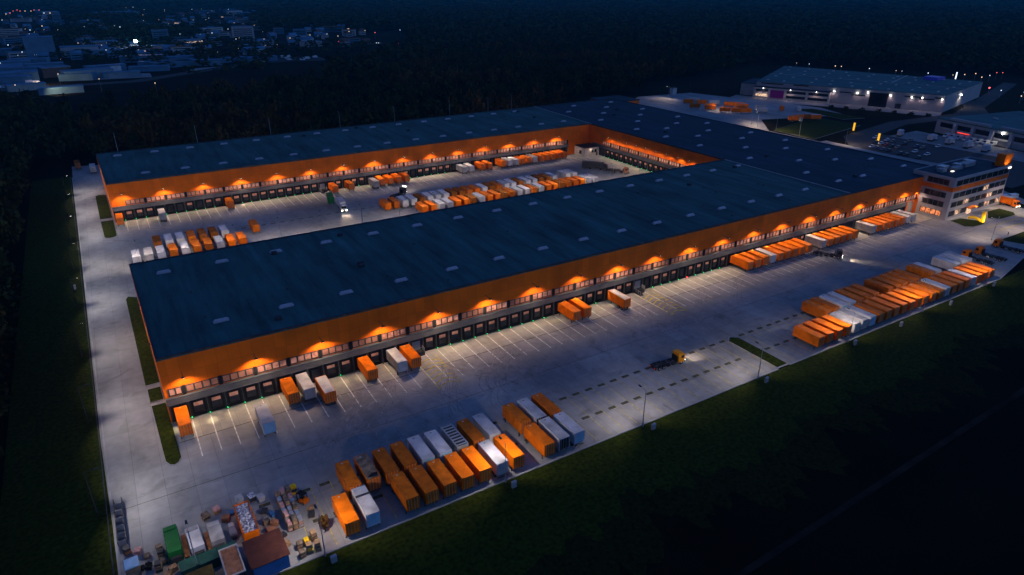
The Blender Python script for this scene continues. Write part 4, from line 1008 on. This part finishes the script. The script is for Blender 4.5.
# vans and box trucks before the right-hand depot
for i, (x, y_) in enumerate([(432.4, 218), (431.4, 207), (430.2, 196), (429, 185.5)]):
    place('t10', truck('whitecar', load='white', chassis_len=6.4), (x, y_, .02), -PI / 2 + .12, f'white box truck at the depot, {["leftmost of four", "second of four from the left", "third of four from the left", "rightmost of four"][i]} side by side', 'white box trucks at the depot')
place('t10', None, (429, 236, .02), -PI / 2 + .35, 'white box truck standing alone across the car park from the yellow pylons')
def van():
    t = thing('parked_van', None, 'van')
    pr_ = [(-2.7, .4), (2.7, .4), (2.75, 1.1), (1.9, 1.4), (1.3, 2.35), (-2.65, 2.4)]
    MB().hull([(-.97, a, b) for a, b in pr_], [(.97, a, b) for a, b in pr_]).build('body', 'whitecar', t)
    MB().hull([(-.8, 1.98, 1.45), (.8, 1.98, 1.45), (.78, 1.45, 2.25), (-.78, 1.45, 2.25)], [(-.8, 2.04, 1.45), (.8, 2.04, 1.45), (.78, 1.51, 2.25), (-.78, 1.51, 2.25)]).build('windscreen', 'glass', t)
    for sx in (-.9, .9):
        for sy in (-1.7, 1.7): wheel(t, sx, sy, .34, .2)
    return t
for i in range(8): place('van', van, (451.2 - i * .15, 219 - i * 3.9, .02), PI / 2 - .05, f'white van in the row against the depot wall, {ORD[i]} from the left', 'white vans at the depot')

# right-hand depot
def slanted(px, py, a):
    return lambda u, v, z: (px + u * math.cos(a) + v * math.sin(a), py + u * math.sin(a) - v * math.cos(a), z)
t = thing('depot', 'low white depot with dark loading bays and vans at the right edge', 'building')
TD = slanted(461, 232, -PI / 2 - .19)      # u runs to the right along the front, v towards the viewer
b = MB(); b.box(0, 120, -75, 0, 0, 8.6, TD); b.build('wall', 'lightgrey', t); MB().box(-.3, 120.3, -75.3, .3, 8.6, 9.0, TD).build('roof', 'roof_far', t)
for i in range(5):
    u = 3 + i * 12; MB().box(u, u + 9, .02, .12, 4.2, 7.0, TD).build('bay_opening', 'glass', t)
    MB().box(u + 9.4, u + 11.4, .02, 1.0, 0, 7.8, TD).build('pillar', 'white', t)
    MB().box(u, u + 9, .1, .5, 3.2, 3.9, TD).build('ledge', 'white', t)
up = MB(); up.box(8, 34, -3, -1, 9.0, 10.4, TD); up.box(40, 80, -4, -2, 9.0, 10.6, TD); up.build('roof_screen', 'lightgrey', t)
MB().box(16, 26, .1, .5, 2.7, 2.95, TD).build('tail_lights', 'taillight', t)
for i in range(6): MB().box(14 + i * 14, 17 + i * 14, -32 - 9 * (i % 2), -30.8 - 9 * (i % 2), 9.0, 9.6, TD).build('skylight', 'skylight', t)
MB().ball(TD(44, .6, 7.4), .55).build('wall_lamp', 'flood', t)
spot('depot_light', TD(44, 1.6, 7.2), TD(44, 6, 0), 1300, (1, .85, .65), 150, .7, .4, t)
structure('depot_yard', MB().poly([(455, 240), (424, 240), (420, 120), (440, 120)], .028), 'concrete')

# white logistics building, far right
t = thing('logistics_building', 'large white logistics building with purple panel under a broad dark roof', 'building')
WA = math.atan2(269 - 394, 540 - 484)
TW = slanted(482, 396, WA)     # u along the front to the right, v towards the viewer
WL = 139
WP = [TW(0, 0, 0)[:2], TW(WL, 0, 0)[:2], (641, 294), (598, 460)]
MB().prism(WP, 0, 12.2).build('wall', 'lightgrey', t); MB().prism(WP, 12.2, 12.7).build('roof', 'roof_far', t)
def on_roof(a, b):       # a along the front, b towards the rear, both 0..1
    f_ = [WP[0][i] * (1 - a) + WP[1][i] * a for i in (0, 1)]; r_ = [WP[3][i] * (1 - a) + WP[2][i] * a for i in (0, 1)]
    return tuple(f_[i] * (1 - b) + r_[i] * b for i in (0, 1))
MB().box(0, 60, .02, 6, 0, 8.6, TW).build('office_wing', 'plaster', t); MB().box(-.2, 60.2, -.2, 6.2, 8.6, 9.0, TW).build('wing_roof', 'roof_cross', t)
MB().box(-14, -.02, -40, -4, 0, 9.5, TW).build('side_wing', 'grey', t); MB().box(-14.3, -.02, -40.3, -3.7, 9.5, 9.9, TW).build('side_roof', 'roof_cross', t)
for z in (1.6, 5.4):
    for u0, u1 in ((2, 12), (27, 42), (44, 59)):
        lit = (z < 2 and u0 == 2); MB().box(u0, u1, 6.02, 6.1, z, z + 2, TW).build('window', 'officewin' if lit else 'glass', t)
MB().box(14, 25, 6.02, 6.2, 1.0, 7.2, TW).build('purple_panel', 'purple', t)
MB().box(88, 101, .02, .2, .1, 10.6, TW).build('gate_bay', 'glass', t)
for u0, u1, z in ((66, 76, 8.6), (75, 85, 7.2), (112, 124, 9.2), (122, 132, 8.2), (4, 22, 11.0), (30, 42, 11.2), (132, 138, 9.6)): MB().box(u0, u1, .02, .1, z, z + .9, TW).build('window', 'glass', t)
MB().box(107, 111, .02, .15, .1, 3.8, TW).build('gate', 'darkgrey', t)
for a in range(9):
    for b in range(5):
        x, y_ = on_roof((a + .5 + random.uniform(-.2, .2)) / 9, (b + .5 + random.uniform(-.2, .2)) / 5); MB().box(x - 1.6, x + 1.6, y_ - .5, y_ + .5, 12.7, 13.2).build('skylight', 'skylight', t)
def seam(a0, b0, a1, b1):
    p_, q_ = Vector((*on_roof(a0, b0), 0)), Vector((*on_roof(a1, b1), 0)); n = (q_ - p_).normalized(); n = Vector((-n.y, n.x, 0)) * .2
    c_ = [p_ - n, q_ - n, q_ + n, p_ + n]; MB().hull([(c.x, c.y, 12.7) for c in c_], [(c.x, c.y, 12.95) for c in c_]).build('roof_seam', 'metal', t)
seam(0, .45, 1, .45); seam(.66, .45, .66, 1)
for i, u in enumerate((62, 79, 86.5, 102.5, 117, 124, 137)):
    z = 9.4 if i != 2 else 10.2
    MB().ball(TW(u, .5, z), .36).build('wall_lamp', 'flood', t)
    spot('facade_light', TW(u, 1.2, z - .4), TW(u, 3.5, 0), 430, (1, .66, .62), 150, .5, .3, t)
for u in (8, 30, 50): spot('facade_light', TW(u, 7.2, 8.2), TW(u, 10, 0), 900, (1, .72, .62), 150, .6, .3, t); MB().ball(TW(u, 6.6, 8.3), .25).build('wall_lamp', 'lampwhite', t)
x, y_ = on_roof(.8, .88); MB().box(x - 6, x + 6, y_ - 6, y_ + 6, 12.7, 15.2).build('roof_plant', 'blueroof', t)
x, y_ = WP[1][0] * .62 + WP[2][0] * .38, WP[1][1] * .62 + WP[2][1] * .38
MB().ball((x + .3, y_ - .7, 8.8), .5).build('wall_lamp', 'flood', t); spot('facade_light', (x + .6, y_ - 1.6, 8.6), (x + 1, y_ - 3, 0), 2600, (1, .85, .7), 150, .5, .3, t)
ap = MB(); n_ = [TW(u, v, 0)[:2] for u, v in ((-16, .1), (WL, .1), (WL, 22), (62, 20), (-16, 34))]; ap.poly(n_, .016); structure('loading_apron', ap, 'concrete')
for i in range(7):
    u = 66 + i * 11
    t = thing('hedge_bush', 'low dark bush on the bank before the white logistics building', 'bush', TW(u, 24, 0), 0, 'bushes before the logistics building'); np_mesh('crown', leaf_cloud(60, 2.2, 1.6, 1.2, .5, 40 + i, .9), 'leaves', parent=t)
for i in range(10):
    u = -16 + i * 13.5 + random.uniform(-4, 4)
    xa, ya = on_roof((i + .5) / 10 + random.uniform(-.05, .05), 1.0); p_ = (xa + 9, ya + 4, 0)
    t = thing('street_lamp', 'distant street lamp glinting over the roof of the white logistics building', 'street lamp', p_, 0, 'street lamps behind the logistics building')
    MB().tube((0, 0, 0), (0, 0, 15), .12, .08).build('pole', 'pole', t); MB().ball((0, 0, 15.2), random.uniform(.22, .42)).build('lamp_head', random.choice(['townlamp', 'townlamp', 'townwhite']), t)
x, y_, _ = at(975, 98); t = thing('sign_pylon', 'blue glowing cross-like pylon beyond the white logistics building', 'sign', (x, y_, 0))
MB().tube((0, 0, 0), (0, 0, 5), .25).build('pole', 'pole', t); MB().box(-.5, .5, -.2, .2, 4.6, 12).build('panel', 'bluesign', t); MB().box(-2.2, 2.2, -.25, .25, 7.2, 8.6).build('cross_panel', 'bluesign', t)
x, y_, _ = at(953, 88); t = thing('sign_mast', 'slim white lit mast behind the white logistics building', 'sign', (x, y_, 0)); MB().box(-.5, .5, -.3, .3, 0, 8).build('base', 'pole', t); MB().box(-.5, .5, -.3, .3, 8, 14).build('lit_panel', 'townwhite', t)
x, y_, _ = at(988, 93); t = thing('stop_light', 'red light beside the road beyond the logistics building', 'light', (x, y_, 0)); MB().tube((0, 0, 0), (0, 0, 4), .12).build('pole', 'pole', t); MB().ball((0, 0, 4.4), .8).build('lens', 'townred', t)
for i, (px, py, mt) in enumerate([(995, 76, 'townred'), (1001, 76, 'townred'), (988, 79, 'townwhite'), (1019, 101, 'townlamp'), (1022, 97, 'townwhite'), (999, 95, 'townwhite'), (963, 78, 'townlamp'), (974, 77, 'townlamp')]):
    x, y_, _ = at(px, py + 3); t = thing('street_lamp', f'far road lamp right of the logistics building, {ORD[i]} of the scattered ones' if False else 'small far road lamp right of the white logistics building', 'street lamp', (x, y_, 0), 0, 'far road lamps on the right')
    MB().tube((0, 0, 0), (0, 0, 6), .1).build('pole', 'pole', t); MB().ball((0, 0, 6.2), .4).build('lamp_head', mt, t)

# small things by the plaza entrance
x, y_, _ = at(673, 94.5); t = thing('gatehouse', 'small pale gatehouse at the far edge of the plaza', 'building', (x, y_, 0)); MB().box(-2, 2, -2, 2, 0, 5.6).build('wall', 'offwhite', t); MB().box(-2.2, 2.2, -2.2, 2.2, 5.6, 5.9).build('roof', 'darkgrey', t)
t = thing('side_hall', 'small orange-walled dark-roofed hall behind the far corner of the cross roof', 'building'); MB().box(318, 345, 388, 412, 0, 9).build('wall', 'wall_orange', t); MB().box(317.7, 345.3, 387.7, 412.3, 9, 9.5).build('roof', 'roof_cross', t)
spot('side_hall_light', (331, 387, 8.6), (331, 386, 0), 2500, (1, .75, .5), 150, .6, .2, t)
# ------------------------------------------------------------------ woods: one mass per wood
def crown_proto(seed, n, size):
    return leaf_cloud(n, 1, 1, 1, size, seed)
def wood(name, label, pts, h_rng, w_rng, n, size, mtl, seed):
    """pts: ground positions; every tree gets its own stretched and turned crown"""
    r = np.random.default_rng(seed); protos = [crown_proto(seed * 10 + i, n, size) for i in range(6)]
    out = []
    for i, (x, y_) in enumerate(pts):
        V = protos[i % 6]; h_ = r.uniform(*h_rng); w = r.uniform(*w_rng); a = r.uniform(0, 2 * PI)
        c, s_ = math.cos(a), math.sin(a)
        X = (V[:, 0] * c - V[:, 1] * s_) * w + x; Y = (V[:, 0] * s_ + V[:, 1] * c) * w * r.uniform(.85, 1.15) + y_
        Zc = V[:, 2] * h_ * .42 + h_ * .6
        out.append(np.stack([X, Y, Zc], 1))
    o = np_mesh(name, np.concatenate(out), mtl)
    tag(o, label, 'wood', kind='stuff'); return o
def scatter(poly_test, x0, x1, y0, y1, step, jitter=.45, seed=0):
    r = np.random.default_rng(seed); res = []
    for x in np.arange(x0, x1, step):
        for y_ in np.arange(y0, y1, step):
            q = (x + r.uniform(-jitter, jitter) * step, y_ + r.uniform(-jitter, jitter) * step)
            if poly_test(*q): res.append(q)
    return res
def near_ok(x, y_):
    if x < -24 and y_ > 640: return False
    if x < 6 and y_ < 425: return False
    if 300 < x and y_ < 452 + (x - 300) * .15: return False
    if 430 < x and (y_ - 500) < (x - 430) * .2: return False
    e = 560 + max(0, (x - 60)) * .62 + 30 * math.sin(x * .02)      # rear edge of the near wood
    return y_ < e
pts = scatter(near_ok, -160, 620, 398, 900, 9.4, seed=1)
dk = [p_ for p_ in pts if (math.sin(p_[0] * .03) + math.cos(p_[1] * .041 + p_[0] * .01)) < .55]; au = [p_ for p_ in pts if (math.sin(p_[0] * .03) + math.cos(p_[1] * .041 + p_[0] * .01)) >= .55]
wood('woodland', 'dark green woodland crowding up behind the rear hall', dk, (7, 21), (2.9, 5.6), 90, .20, 'leaves', 3)
wood('woodland', 'rusty autumn trees mixed into the woodland behind the rear hall', au, (7, 20), (2.9, 5.4), 90, .20, 'autumn', 4)
def left_ok(x, y_): return x < -33.5 - (y_ - 100) * .018 and x > -75 - y_ * .28
pts = scatter(left_ok, -260, -30, 40, 640, 6.6, seed=2)
wood('woodland', 'black wood along the left margin of the grass verge', pts, (8, 16), (3.2, 5.2), 130, .17, 'leaves', 5)
# far forest: coarser trees
def far_ok(x, y_):
    if y_ < 0: return False
    d = math.hypot(x, y_); az = math.degrees(math.atan2(x, y_))
    if d < 640 or d > 5200 or az < -12 or az > 78: return False
    e = 560 + max(0, (x - 60)) * .62 + 30 * math.sin(x * .02)
    if x < 620 and y_ < e + 8: return False
    if az > 44 and d < 780: return False
    if y_ < 760 and x > 480 and (y_ - 520) < (x - 430) * .2 and d < 900: return False
    if az < 16.5 and d < 3200: return (az > 11.5 and 1500 < d) or (math.sin(x * .011 + 1) + math.cos(y_ * .009)) > 1.25 and d > 900
    if az < 23 and 1000 < d < 1480: return False
    if 11 < az < 24 and d < 1000: return (math.sin(x * .02) + math.cos(y_ * .017)) > -.2
    return True
pts = []
for (r0, r1, st, sd) in ((640, 1300, 17, 5), (1300, 2400, 30, 6), (2400, 5200, 60, 7)):
    pts.append([q for q in scatter(far_ok, -900, 5000, 60, 5200, st, seed=sd) if r0 <= math.hypot(*q) < r1])
wood('forest', 'dark forest stretching from the yard towards the horizon', pts[0], (10, 20), (7.5, 12), 46, .27, 'leaves', 6)
wood('forest', 'far forest belt fading into blue dusk', pts[1], (11, 21), (13, 21), 34, .30, 'leaves', 7)
wood('forest', 'farthest forest fading into the blue horizon', pts[2], (12, 24), (26, 42), 26, .34, 'leaves', 8)

# ------------------------------------------------------------------ town, top left
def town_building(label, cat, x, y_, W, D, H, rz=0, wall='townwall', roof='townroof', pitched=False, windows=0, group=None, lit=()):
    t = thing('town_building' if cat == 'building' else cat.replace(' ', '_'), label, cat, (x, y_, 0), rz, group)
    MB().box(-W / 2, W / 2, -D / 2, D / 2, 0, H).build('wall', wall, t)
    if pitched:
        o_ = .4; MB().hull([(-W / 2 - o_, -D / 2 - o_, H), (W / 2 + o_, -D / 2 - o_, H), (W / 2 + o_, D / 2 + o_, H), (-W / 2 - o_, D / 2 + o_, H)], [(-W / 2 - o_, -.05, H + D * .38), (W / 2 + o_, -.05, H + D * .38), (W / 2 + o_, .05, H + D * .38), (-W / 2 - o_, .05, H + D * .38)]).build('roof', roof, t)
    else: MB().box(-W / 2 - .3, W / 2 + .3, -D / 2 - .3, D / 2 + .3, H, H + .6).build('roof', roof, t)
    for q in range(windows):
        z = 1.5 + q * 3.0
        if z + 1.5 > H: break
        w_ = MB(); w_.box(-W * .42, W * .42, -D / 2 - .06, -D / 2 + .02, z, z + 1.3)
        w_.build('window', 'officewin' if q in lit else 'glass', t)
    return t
town_building('tall pale block of flats standing alone above the far trees', 'block of flats', 229, 1245, 34, 14, 24, -.2, 'lightgrey', 'townroof', windows=7)
town_building('massive windowless blue-grey block in the far town', 'building', -50, 1083, 32, 24, 27, .03, 'townwall', 'townroof')
town_building('long low pale hall right of the massive blue-grey block', 'hall', -8, 1110, 44, 26, 12, .03, 'lightgrey', 'townroof')
town_building('broad pale-roofed hall at the far left edge of the town', 'hall', -92, 905, 60, 44, 9, .05, 'townwall', 'townroof')
town_building('pale-roofed hall just behind the floodlit gable', 'hall', -70, 850, 46, 24, 8, .05, 'townwall', 'townroof')
town_building('dark hall with floodlit left gable in the near town', 'hall', -33, 868, 26, 18, 9.5, .25, 'darkgrey', 'townroof')
town_building('long pale-roofed hall below the dark floodlit hall', 'hall', -4, 835, 44, 20, 8, .22, 'townwall', 'townroof')
town_building('small bright cube at the right end of the near town', 'building', 22, 852, 10, 10, 9, .1, 'white', 'townroof')
town_building('long low sheds with pale roof below the bright floodlight', 'hall', 82, 1140, 62, 20, 7, -.1, 'pink', 'townroof')
town_building('white factory shed near the car parks right of the town', 'hall', 60, 985, 54, 16, 7, -.15, 'townwall', 'townroof')
town_building('long flat bus shed roof crossing the middle of the town', 'hall', 92, 905, 90, 14, 6, -.22, 'townwall', 'townroof')
town_building('square office tower block left of the flats', 'block of flats', 108, 1285, 24, 14, 20, -.1, 'townwall', 'townroof', windows=6, lit=())
town_building('slim tower on the skyline of the far town', 'tower', -43, 1950, 16, 16, 30, 0, 'townwall', 'townroof', windows=8)
town_building('wide low hall with lit roofline at the far skyline', 'hall', 110, 2500, 90, 30, 12, 0, 'townwall', 'townroof')
lot = structure('town_road', MB().poly([(-240, 760), (40, 775), (150, 870), (230, 900), (232, 912), (140, 884), (30, 792), (-240, 782)], -.05), 'asphalt')
structure('town_parking', MB().poly([(160, 905), (260, 880), (262, 935), (176, 968)], -.06), 'asphalt')
structure('town_parking', MB().poly([(90, 850), (140, 855), (150, 880), (100, 872)], -.06), 'concrete')
structure('town_parking', MB().poly([(-120, 790), (-40, 796), (-44, 826), (-124, 820)], -.06), 'concrete')
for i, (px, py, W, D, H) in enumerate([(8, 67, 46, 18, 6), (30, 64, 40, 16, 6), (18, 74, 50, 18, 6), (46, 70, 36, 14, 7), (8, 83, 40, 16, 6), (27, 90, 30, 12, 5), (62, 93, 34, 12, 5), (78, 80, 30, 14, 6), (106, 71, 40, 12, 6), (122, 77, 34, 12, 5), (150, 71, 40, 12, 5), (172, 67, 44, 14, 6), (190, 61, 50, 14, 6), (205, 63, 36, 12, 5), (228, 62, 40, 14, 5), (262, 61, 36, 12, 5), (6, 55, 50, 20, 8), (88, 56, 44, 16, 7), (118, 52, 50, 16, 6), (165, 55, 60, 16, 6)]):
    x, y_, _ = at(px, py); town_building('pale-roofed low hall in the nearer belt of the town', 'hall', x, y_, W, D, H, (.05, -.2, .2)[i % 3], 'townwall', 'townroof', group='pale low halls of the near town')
q_ = [at(*p_)[:2] for p_ in ((-20, 101), (36, 97), (33, 108), (12, 114), (-20, 118))]; structure('town_parking', MB().poly(q_, -.055), 'concrete')
q_ = [at(*p_)[:2] for p_ in ((66, 76), (150, 73), (152, 77), (70, 81))]; structure('town_parking', MB().poly(q_, -.058), 'concrete')
rnd = random.Random(21)
for i in range(30):
    x, y_ = rnd.choice([(rnd.uniform(165, 255), rnd.uniform(892, 950)), (rnd.uniform(-110, -48), rnd.uniform(795, 822))])
    place('van_far', lambda: thing('parked_van', None, 'van'), (x, y_, 0), rnd.uniform(-.3, .1), 'pale van parked in the distant town car parks', 'vans in the distant car parks') if 'van_far' in PROTO else None
    if 'van_far' not in PROTO:
        PROTO['van_far'] = thing('parked_van', 'pale van parked in the distant town car parks', 'van', (x, y_, 0), 0, 'vans in the distant car parks'); MB().hull([(-3.2, -1.2, .4), (3.2, -1.2, .4), (3.2, 1.2, .4), (-3.2, 1.2, .4)], [(-3.1, -1.1, 2.8), (2.2, -1.1, 2.8), (2.2, 1.1, 2.8), (-3.1, 1.1, 2.8)]).build('body', 'whitecar', PROTO['van_far'])
k_ = 0
for i in range(270):
    az = math.radians(rnd.uniform(-8, 20)); d = 900 * math.exp(rnd.uniform(.12, 1.15)); x, y_ = d * math.sin(az), d * math.cos(az)
    if az > math.radians(12) and not (1100 < d < 1700): continue
    if abs(x - 229) < 40 and abs(y_ - 1245) < 60: continue
    big = rnd.random() < .3
    W, D, H = (rnd.uniform(18, 46), rnd.uniform(12, 20), rnd.uniform(6, 13)) if big else (rnd.uniform(9, 15), rnd.uniform(8, 11), rnd.uniform(5, 8))
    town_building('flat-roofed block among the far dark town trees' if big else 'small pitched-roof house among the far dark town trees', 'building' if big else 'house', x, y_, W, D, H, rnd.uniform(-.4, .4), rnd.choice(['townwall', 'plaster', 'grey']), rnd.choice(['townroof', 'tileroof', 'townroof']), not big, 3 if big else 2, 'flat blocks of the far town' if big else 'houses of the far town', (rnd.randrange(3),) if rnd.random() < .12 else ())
# trees between the houses
def town_ok(x, y_): az = math.degrees(math.atan2(x, y_)); return -9 < az < 21 and 800 < math.hypot(x, y_) < 3000 and (math.sin(x * .013) + math.cos(y_ * .011 + x * .004)) > -.1
wood('town_trees', 'dark trees growing between the houses of the far town', scatter(town_ok, -500, 1100, 780, 3000, 34, seed=9), (7, 14), (6, 12), 40, .28, 'leaves', 9)
# town lamps: pixel on the horizon side -> ground point, real masts
lamps = [(0, 63, 'w'), (42, 26, 'p'), (6, 14, 'p'), (10, 13, 'r'), (13, 11, 'r'), (17, 10, 'r'), (20, 11, 'r'), (25, 11, 'p'), (31, 11, 'p'), (34, 10, 'r'), (39, 10, 'r'), (44, 13, 'w'), (50, 13, 'y'), (55, 9, 'w'), (65, 9, 'y'), (75, 9, 'w'), (85, 9, 'w'), (95, 8, 'y'), (105, 8, 'y'), (115, 8, 'y'), (116, 15, 'r'), (133, 7, 'w'), (136, 8, 'p'), (2, 20, 'w'), (71, 30, 'w'), (78, 43, 'y'),
         (114, 42, 'y'), (106, 50, 'w'), (160, 30, 'y'), (202, 41, 'y'), (145, 51, 'y'), (99, 79, 'y'), (212, 33, 'w'), (236, 39, 'w'), (264, 39, 'y'), (290, 38, 'y'), (310, 35, 'w'), (327, 34, 'y'), (338, 36, 'y'), (349, 31.5, 'y'), (365, 30.5, 'y'), (375, 32.5, 'r'), (400, 30, 'w'), (416, 30.5, 'w'), (228, 29, 'w'), (564, 52, 'w'), (58, 74, 'y'), (15, 85, 'y'), (155, 83, 'y'), (30, 30, 'w'), (52, 40, 'w'), (88, 20, 'w'), (60, 20, 'w'), (120, 27, 'w'), (150, 26, 'w'), (180, 34, 'w'), (8, 45, 'w'), (22, 52, 'w')]
for i, (px, py, c) in enumerate(lamps):
    x, y_, _ = at(px, py + 3.0); d = math.hypot(x, y_); s_ = d / 1400; x, y_, _ = at(px, py, 11.0)
    z_ = 0; t = thing('street_lamp', {'w': 'cold white pinpoint street lamp in the far town', 'y': 'warm yellow pinpoint street lamp in the far town', 'r': 'red pinpoint lamp on the skyline of the far town', 'p': 'pinkish glowing lamp in the far town'}[c], 'street lamp', (x, y_, 0), 0, {'w': 'white far lamps', 'y': 'yellow far lamps', 'r': 'red far lamps', 'p': 'pink far lamps'}[c])
    MB().tube((0, 0, 0), (0, 0, 10.6), .1, .08, 6).build('pole', 'pole', t); MB().ball((0, 0, 11), .62 * min(s_, 1.8) * rnd.uniform(.7, 1.1)).build('lamp_head', {'w': 'townwhite', 'y': 'townlamp', 'r': 'townred', 'p': 'townlamp'}[c], t)
for i in range(95):
    az = math.radians(rnd.uniform(-8, 16)); d = 850 * math.exp(rnd.uniform(.1, 1.25)); x, y_ = d * math.sin(az), d * math.cos(az); c = rnd.choice('wwyyyp')
    t = thing('street_lamp', {'w': 'faint cold pinpoint lamp scattered through the far town', 'y': 'faint amber pinpoint lamp scattered through the far town', 'p': 'faint pinkish pinpoint lamp scattered through the far town'}[c], 'street lamp', (x, y_, 0), 0, {'w': 'faint white far lamps', 'y': 'faint amber far lamps', 'p': 'faint pink far lamps'}[c])
    MB().tube((0, 0, 0), (0, 0, 9.6), .1, .08, 6).build('pole', 'pole', t); MB().ball((0, 0, 10), rnd.uniform(.22, .42) * d / 1400, 6).build('lamp_head', {'w': 'townwhite', 'y': 'townlamp', 'p': 'townlamp'}[c], t)
x, y_, _ = at(135.5, 41, 14); t = thing('floodlight_mast', 'dazzling white floodlight mast in the far town', 'floodlight', (x, y_, 0)); MB().tube((0, 0, 0), (0, 0, 13), .3, .2).build('pole', 'pole', t); MB().ball((0, -.5, 14), 2.6, 12, 1.9).build('lamp_head', 'flood', t)
spot('flood_light', (x, y_ - 3, 14), (x + 5, y_ - 60, 0), 250000, (1, .8, .7), 150, .7, 1, None)
for (px, py, e) in ((41, 76, 22000), (55, 85, 14000), (15, 86, 8000)):
    x, y_, _ = at(px, py, 8); spot('town_light', (x - 3, y_ - 10, 9), (x + 4, y_, 1), e, (1, .75, .45), 120, .7, .6, None)
# cars queueing on the distant road
rd = MB(); a_ = at(326, 42); b_ = at(410, 45); c_ = at(440, 47)
rd.poly([(a_[0] - 120, a_[1] + 60), (a_[0], a_[1]), (b_[0], b_[1]), (c_[0] + 20, c_[1] - 20), (c_[0] + 20, c_[1] - 8), (b_[0], b_[1] + 12), (a_[0], a_[1] + 12), (a_[0] - 120, a_[1] + 72)], -.04); structure('distant_road', rd, 'asphalt')
for i, (px, c) in enumerate([(340, 'r'), (344, 'r'), (347, 'r'), (350, 'r'), (353, 'r'), (356, 'r'), (359, 'r'), (362, 'r'), (366, 'r'), (378, 'w'), (380, 'w'), (392, 'r'), (400, 'r'), (334, 'w')]):
    x, y_, _ = at(px, 42 + (px - 340) * .036)
    t = thing('distant_car', {'r': 'car with red tail lights queueing on the distant road', 'w': 'car with white headlights on the distant road'}[c], 'car', (x, y_, 0), -.6, 'cars with red tail lights far off' if c == 'r' else 'cars with headlights far off')
    MB().hull([(-2.2, -.9, .4), (2.2, -.9, .4), (2.2, .9, .4), (-2.2, .9, .4)], [(-1.5, -.75, 1.5), (1.2, -.75, 1.5), (1.2, .75, 1.5), (-1.5, .75, 1.5)]).build('body', 'greycar', t)
    for sy in (-.6, .6): MB().ball((-2.2, sy, .9), .5).build('tail_light' if c == 'r' else 'headlight', 'taillight' if c == 'r' else 'townwhite', t)

# ------------------------------------------------------------------ haze, sky, render
HAZE = 1
if HAZE:
    hz = MB().box(-2500, 6500, -400, 6500, -1.3, 96); ho = hz.build('haze', 'ground'); ho['kind'] = 'stuff'
    m = bpy.data.materials.new('haze air'); m.use_nodes = True; N = m.node_tree.nodes; N.clear()
    out = N.new('ShaderNodeOutputMaterial'); vo = N.new('ShaderNodeVolumePrincipled'); vo.inputs['Color'].default_value = (.05, .72, 1, 1); vo.inputs['Density'].default_value = .000066; vo.inputs['Anisotropy'].default_value = 0
    m.node_tree.links.new(vo.outputs['Volume'], out.inputs['Volume']); ho.data.materials[0] = m
wd = bpy.data.worlds.new('World'); scene.world = wd; wd.use_nodes = True
N = wd.node_tree.nodes; L = wd.node_tree.links; bg = N['Background']
sky = N.new('ShaderNodeTexSky'); sky.sky_type = 'NISHITA'; sky.sun_disc = False; sky.sun_elevation = math.radians(-3.0); sky.sun_rotation = math.radians(120)
tint = N.new('ShaderNodeMix'); tint.data_type = 'RGBA'; tint.blend_type = 'MULTIPLY'; tint.inputs['Factor'].default_value = 1; tint.inputs[7].default_value = (.36, .80, 1.95, 1)
L.new(sky.outputs['Color'], tint.inputs[6]); L.new(tint.outputs[2], bg.inputs['Color']); bg.inputs['Strength'].default_value = 2.6
scene.render.engine = 'CYCLES'
scene.view_settings.view_transform = 'Standard'; scene.view_settings.look = 'None'; scene.view_settings.exposure = 0; scene.view_settings.gamma = 1
c = scene.cycles; c.use_denoising = True; c.max_bounces = 5; c.diffuse_bounces = 3; c.glossy_bounces = 2; c.volume_bounces = 0; c.transmission_bounces = 2; c.sample_clamp_indirect = 3; c.sample_clamp_direct = 0; c.use_light_tree = True
c.caustics_reflective = False; c.caustics_refractive = False
try: c.denoiser = 'OPENIMAGEDENOISE'; c.denoising_input_passes = 'RGB_ALBEDO_NORMAL'
except Exception: pass
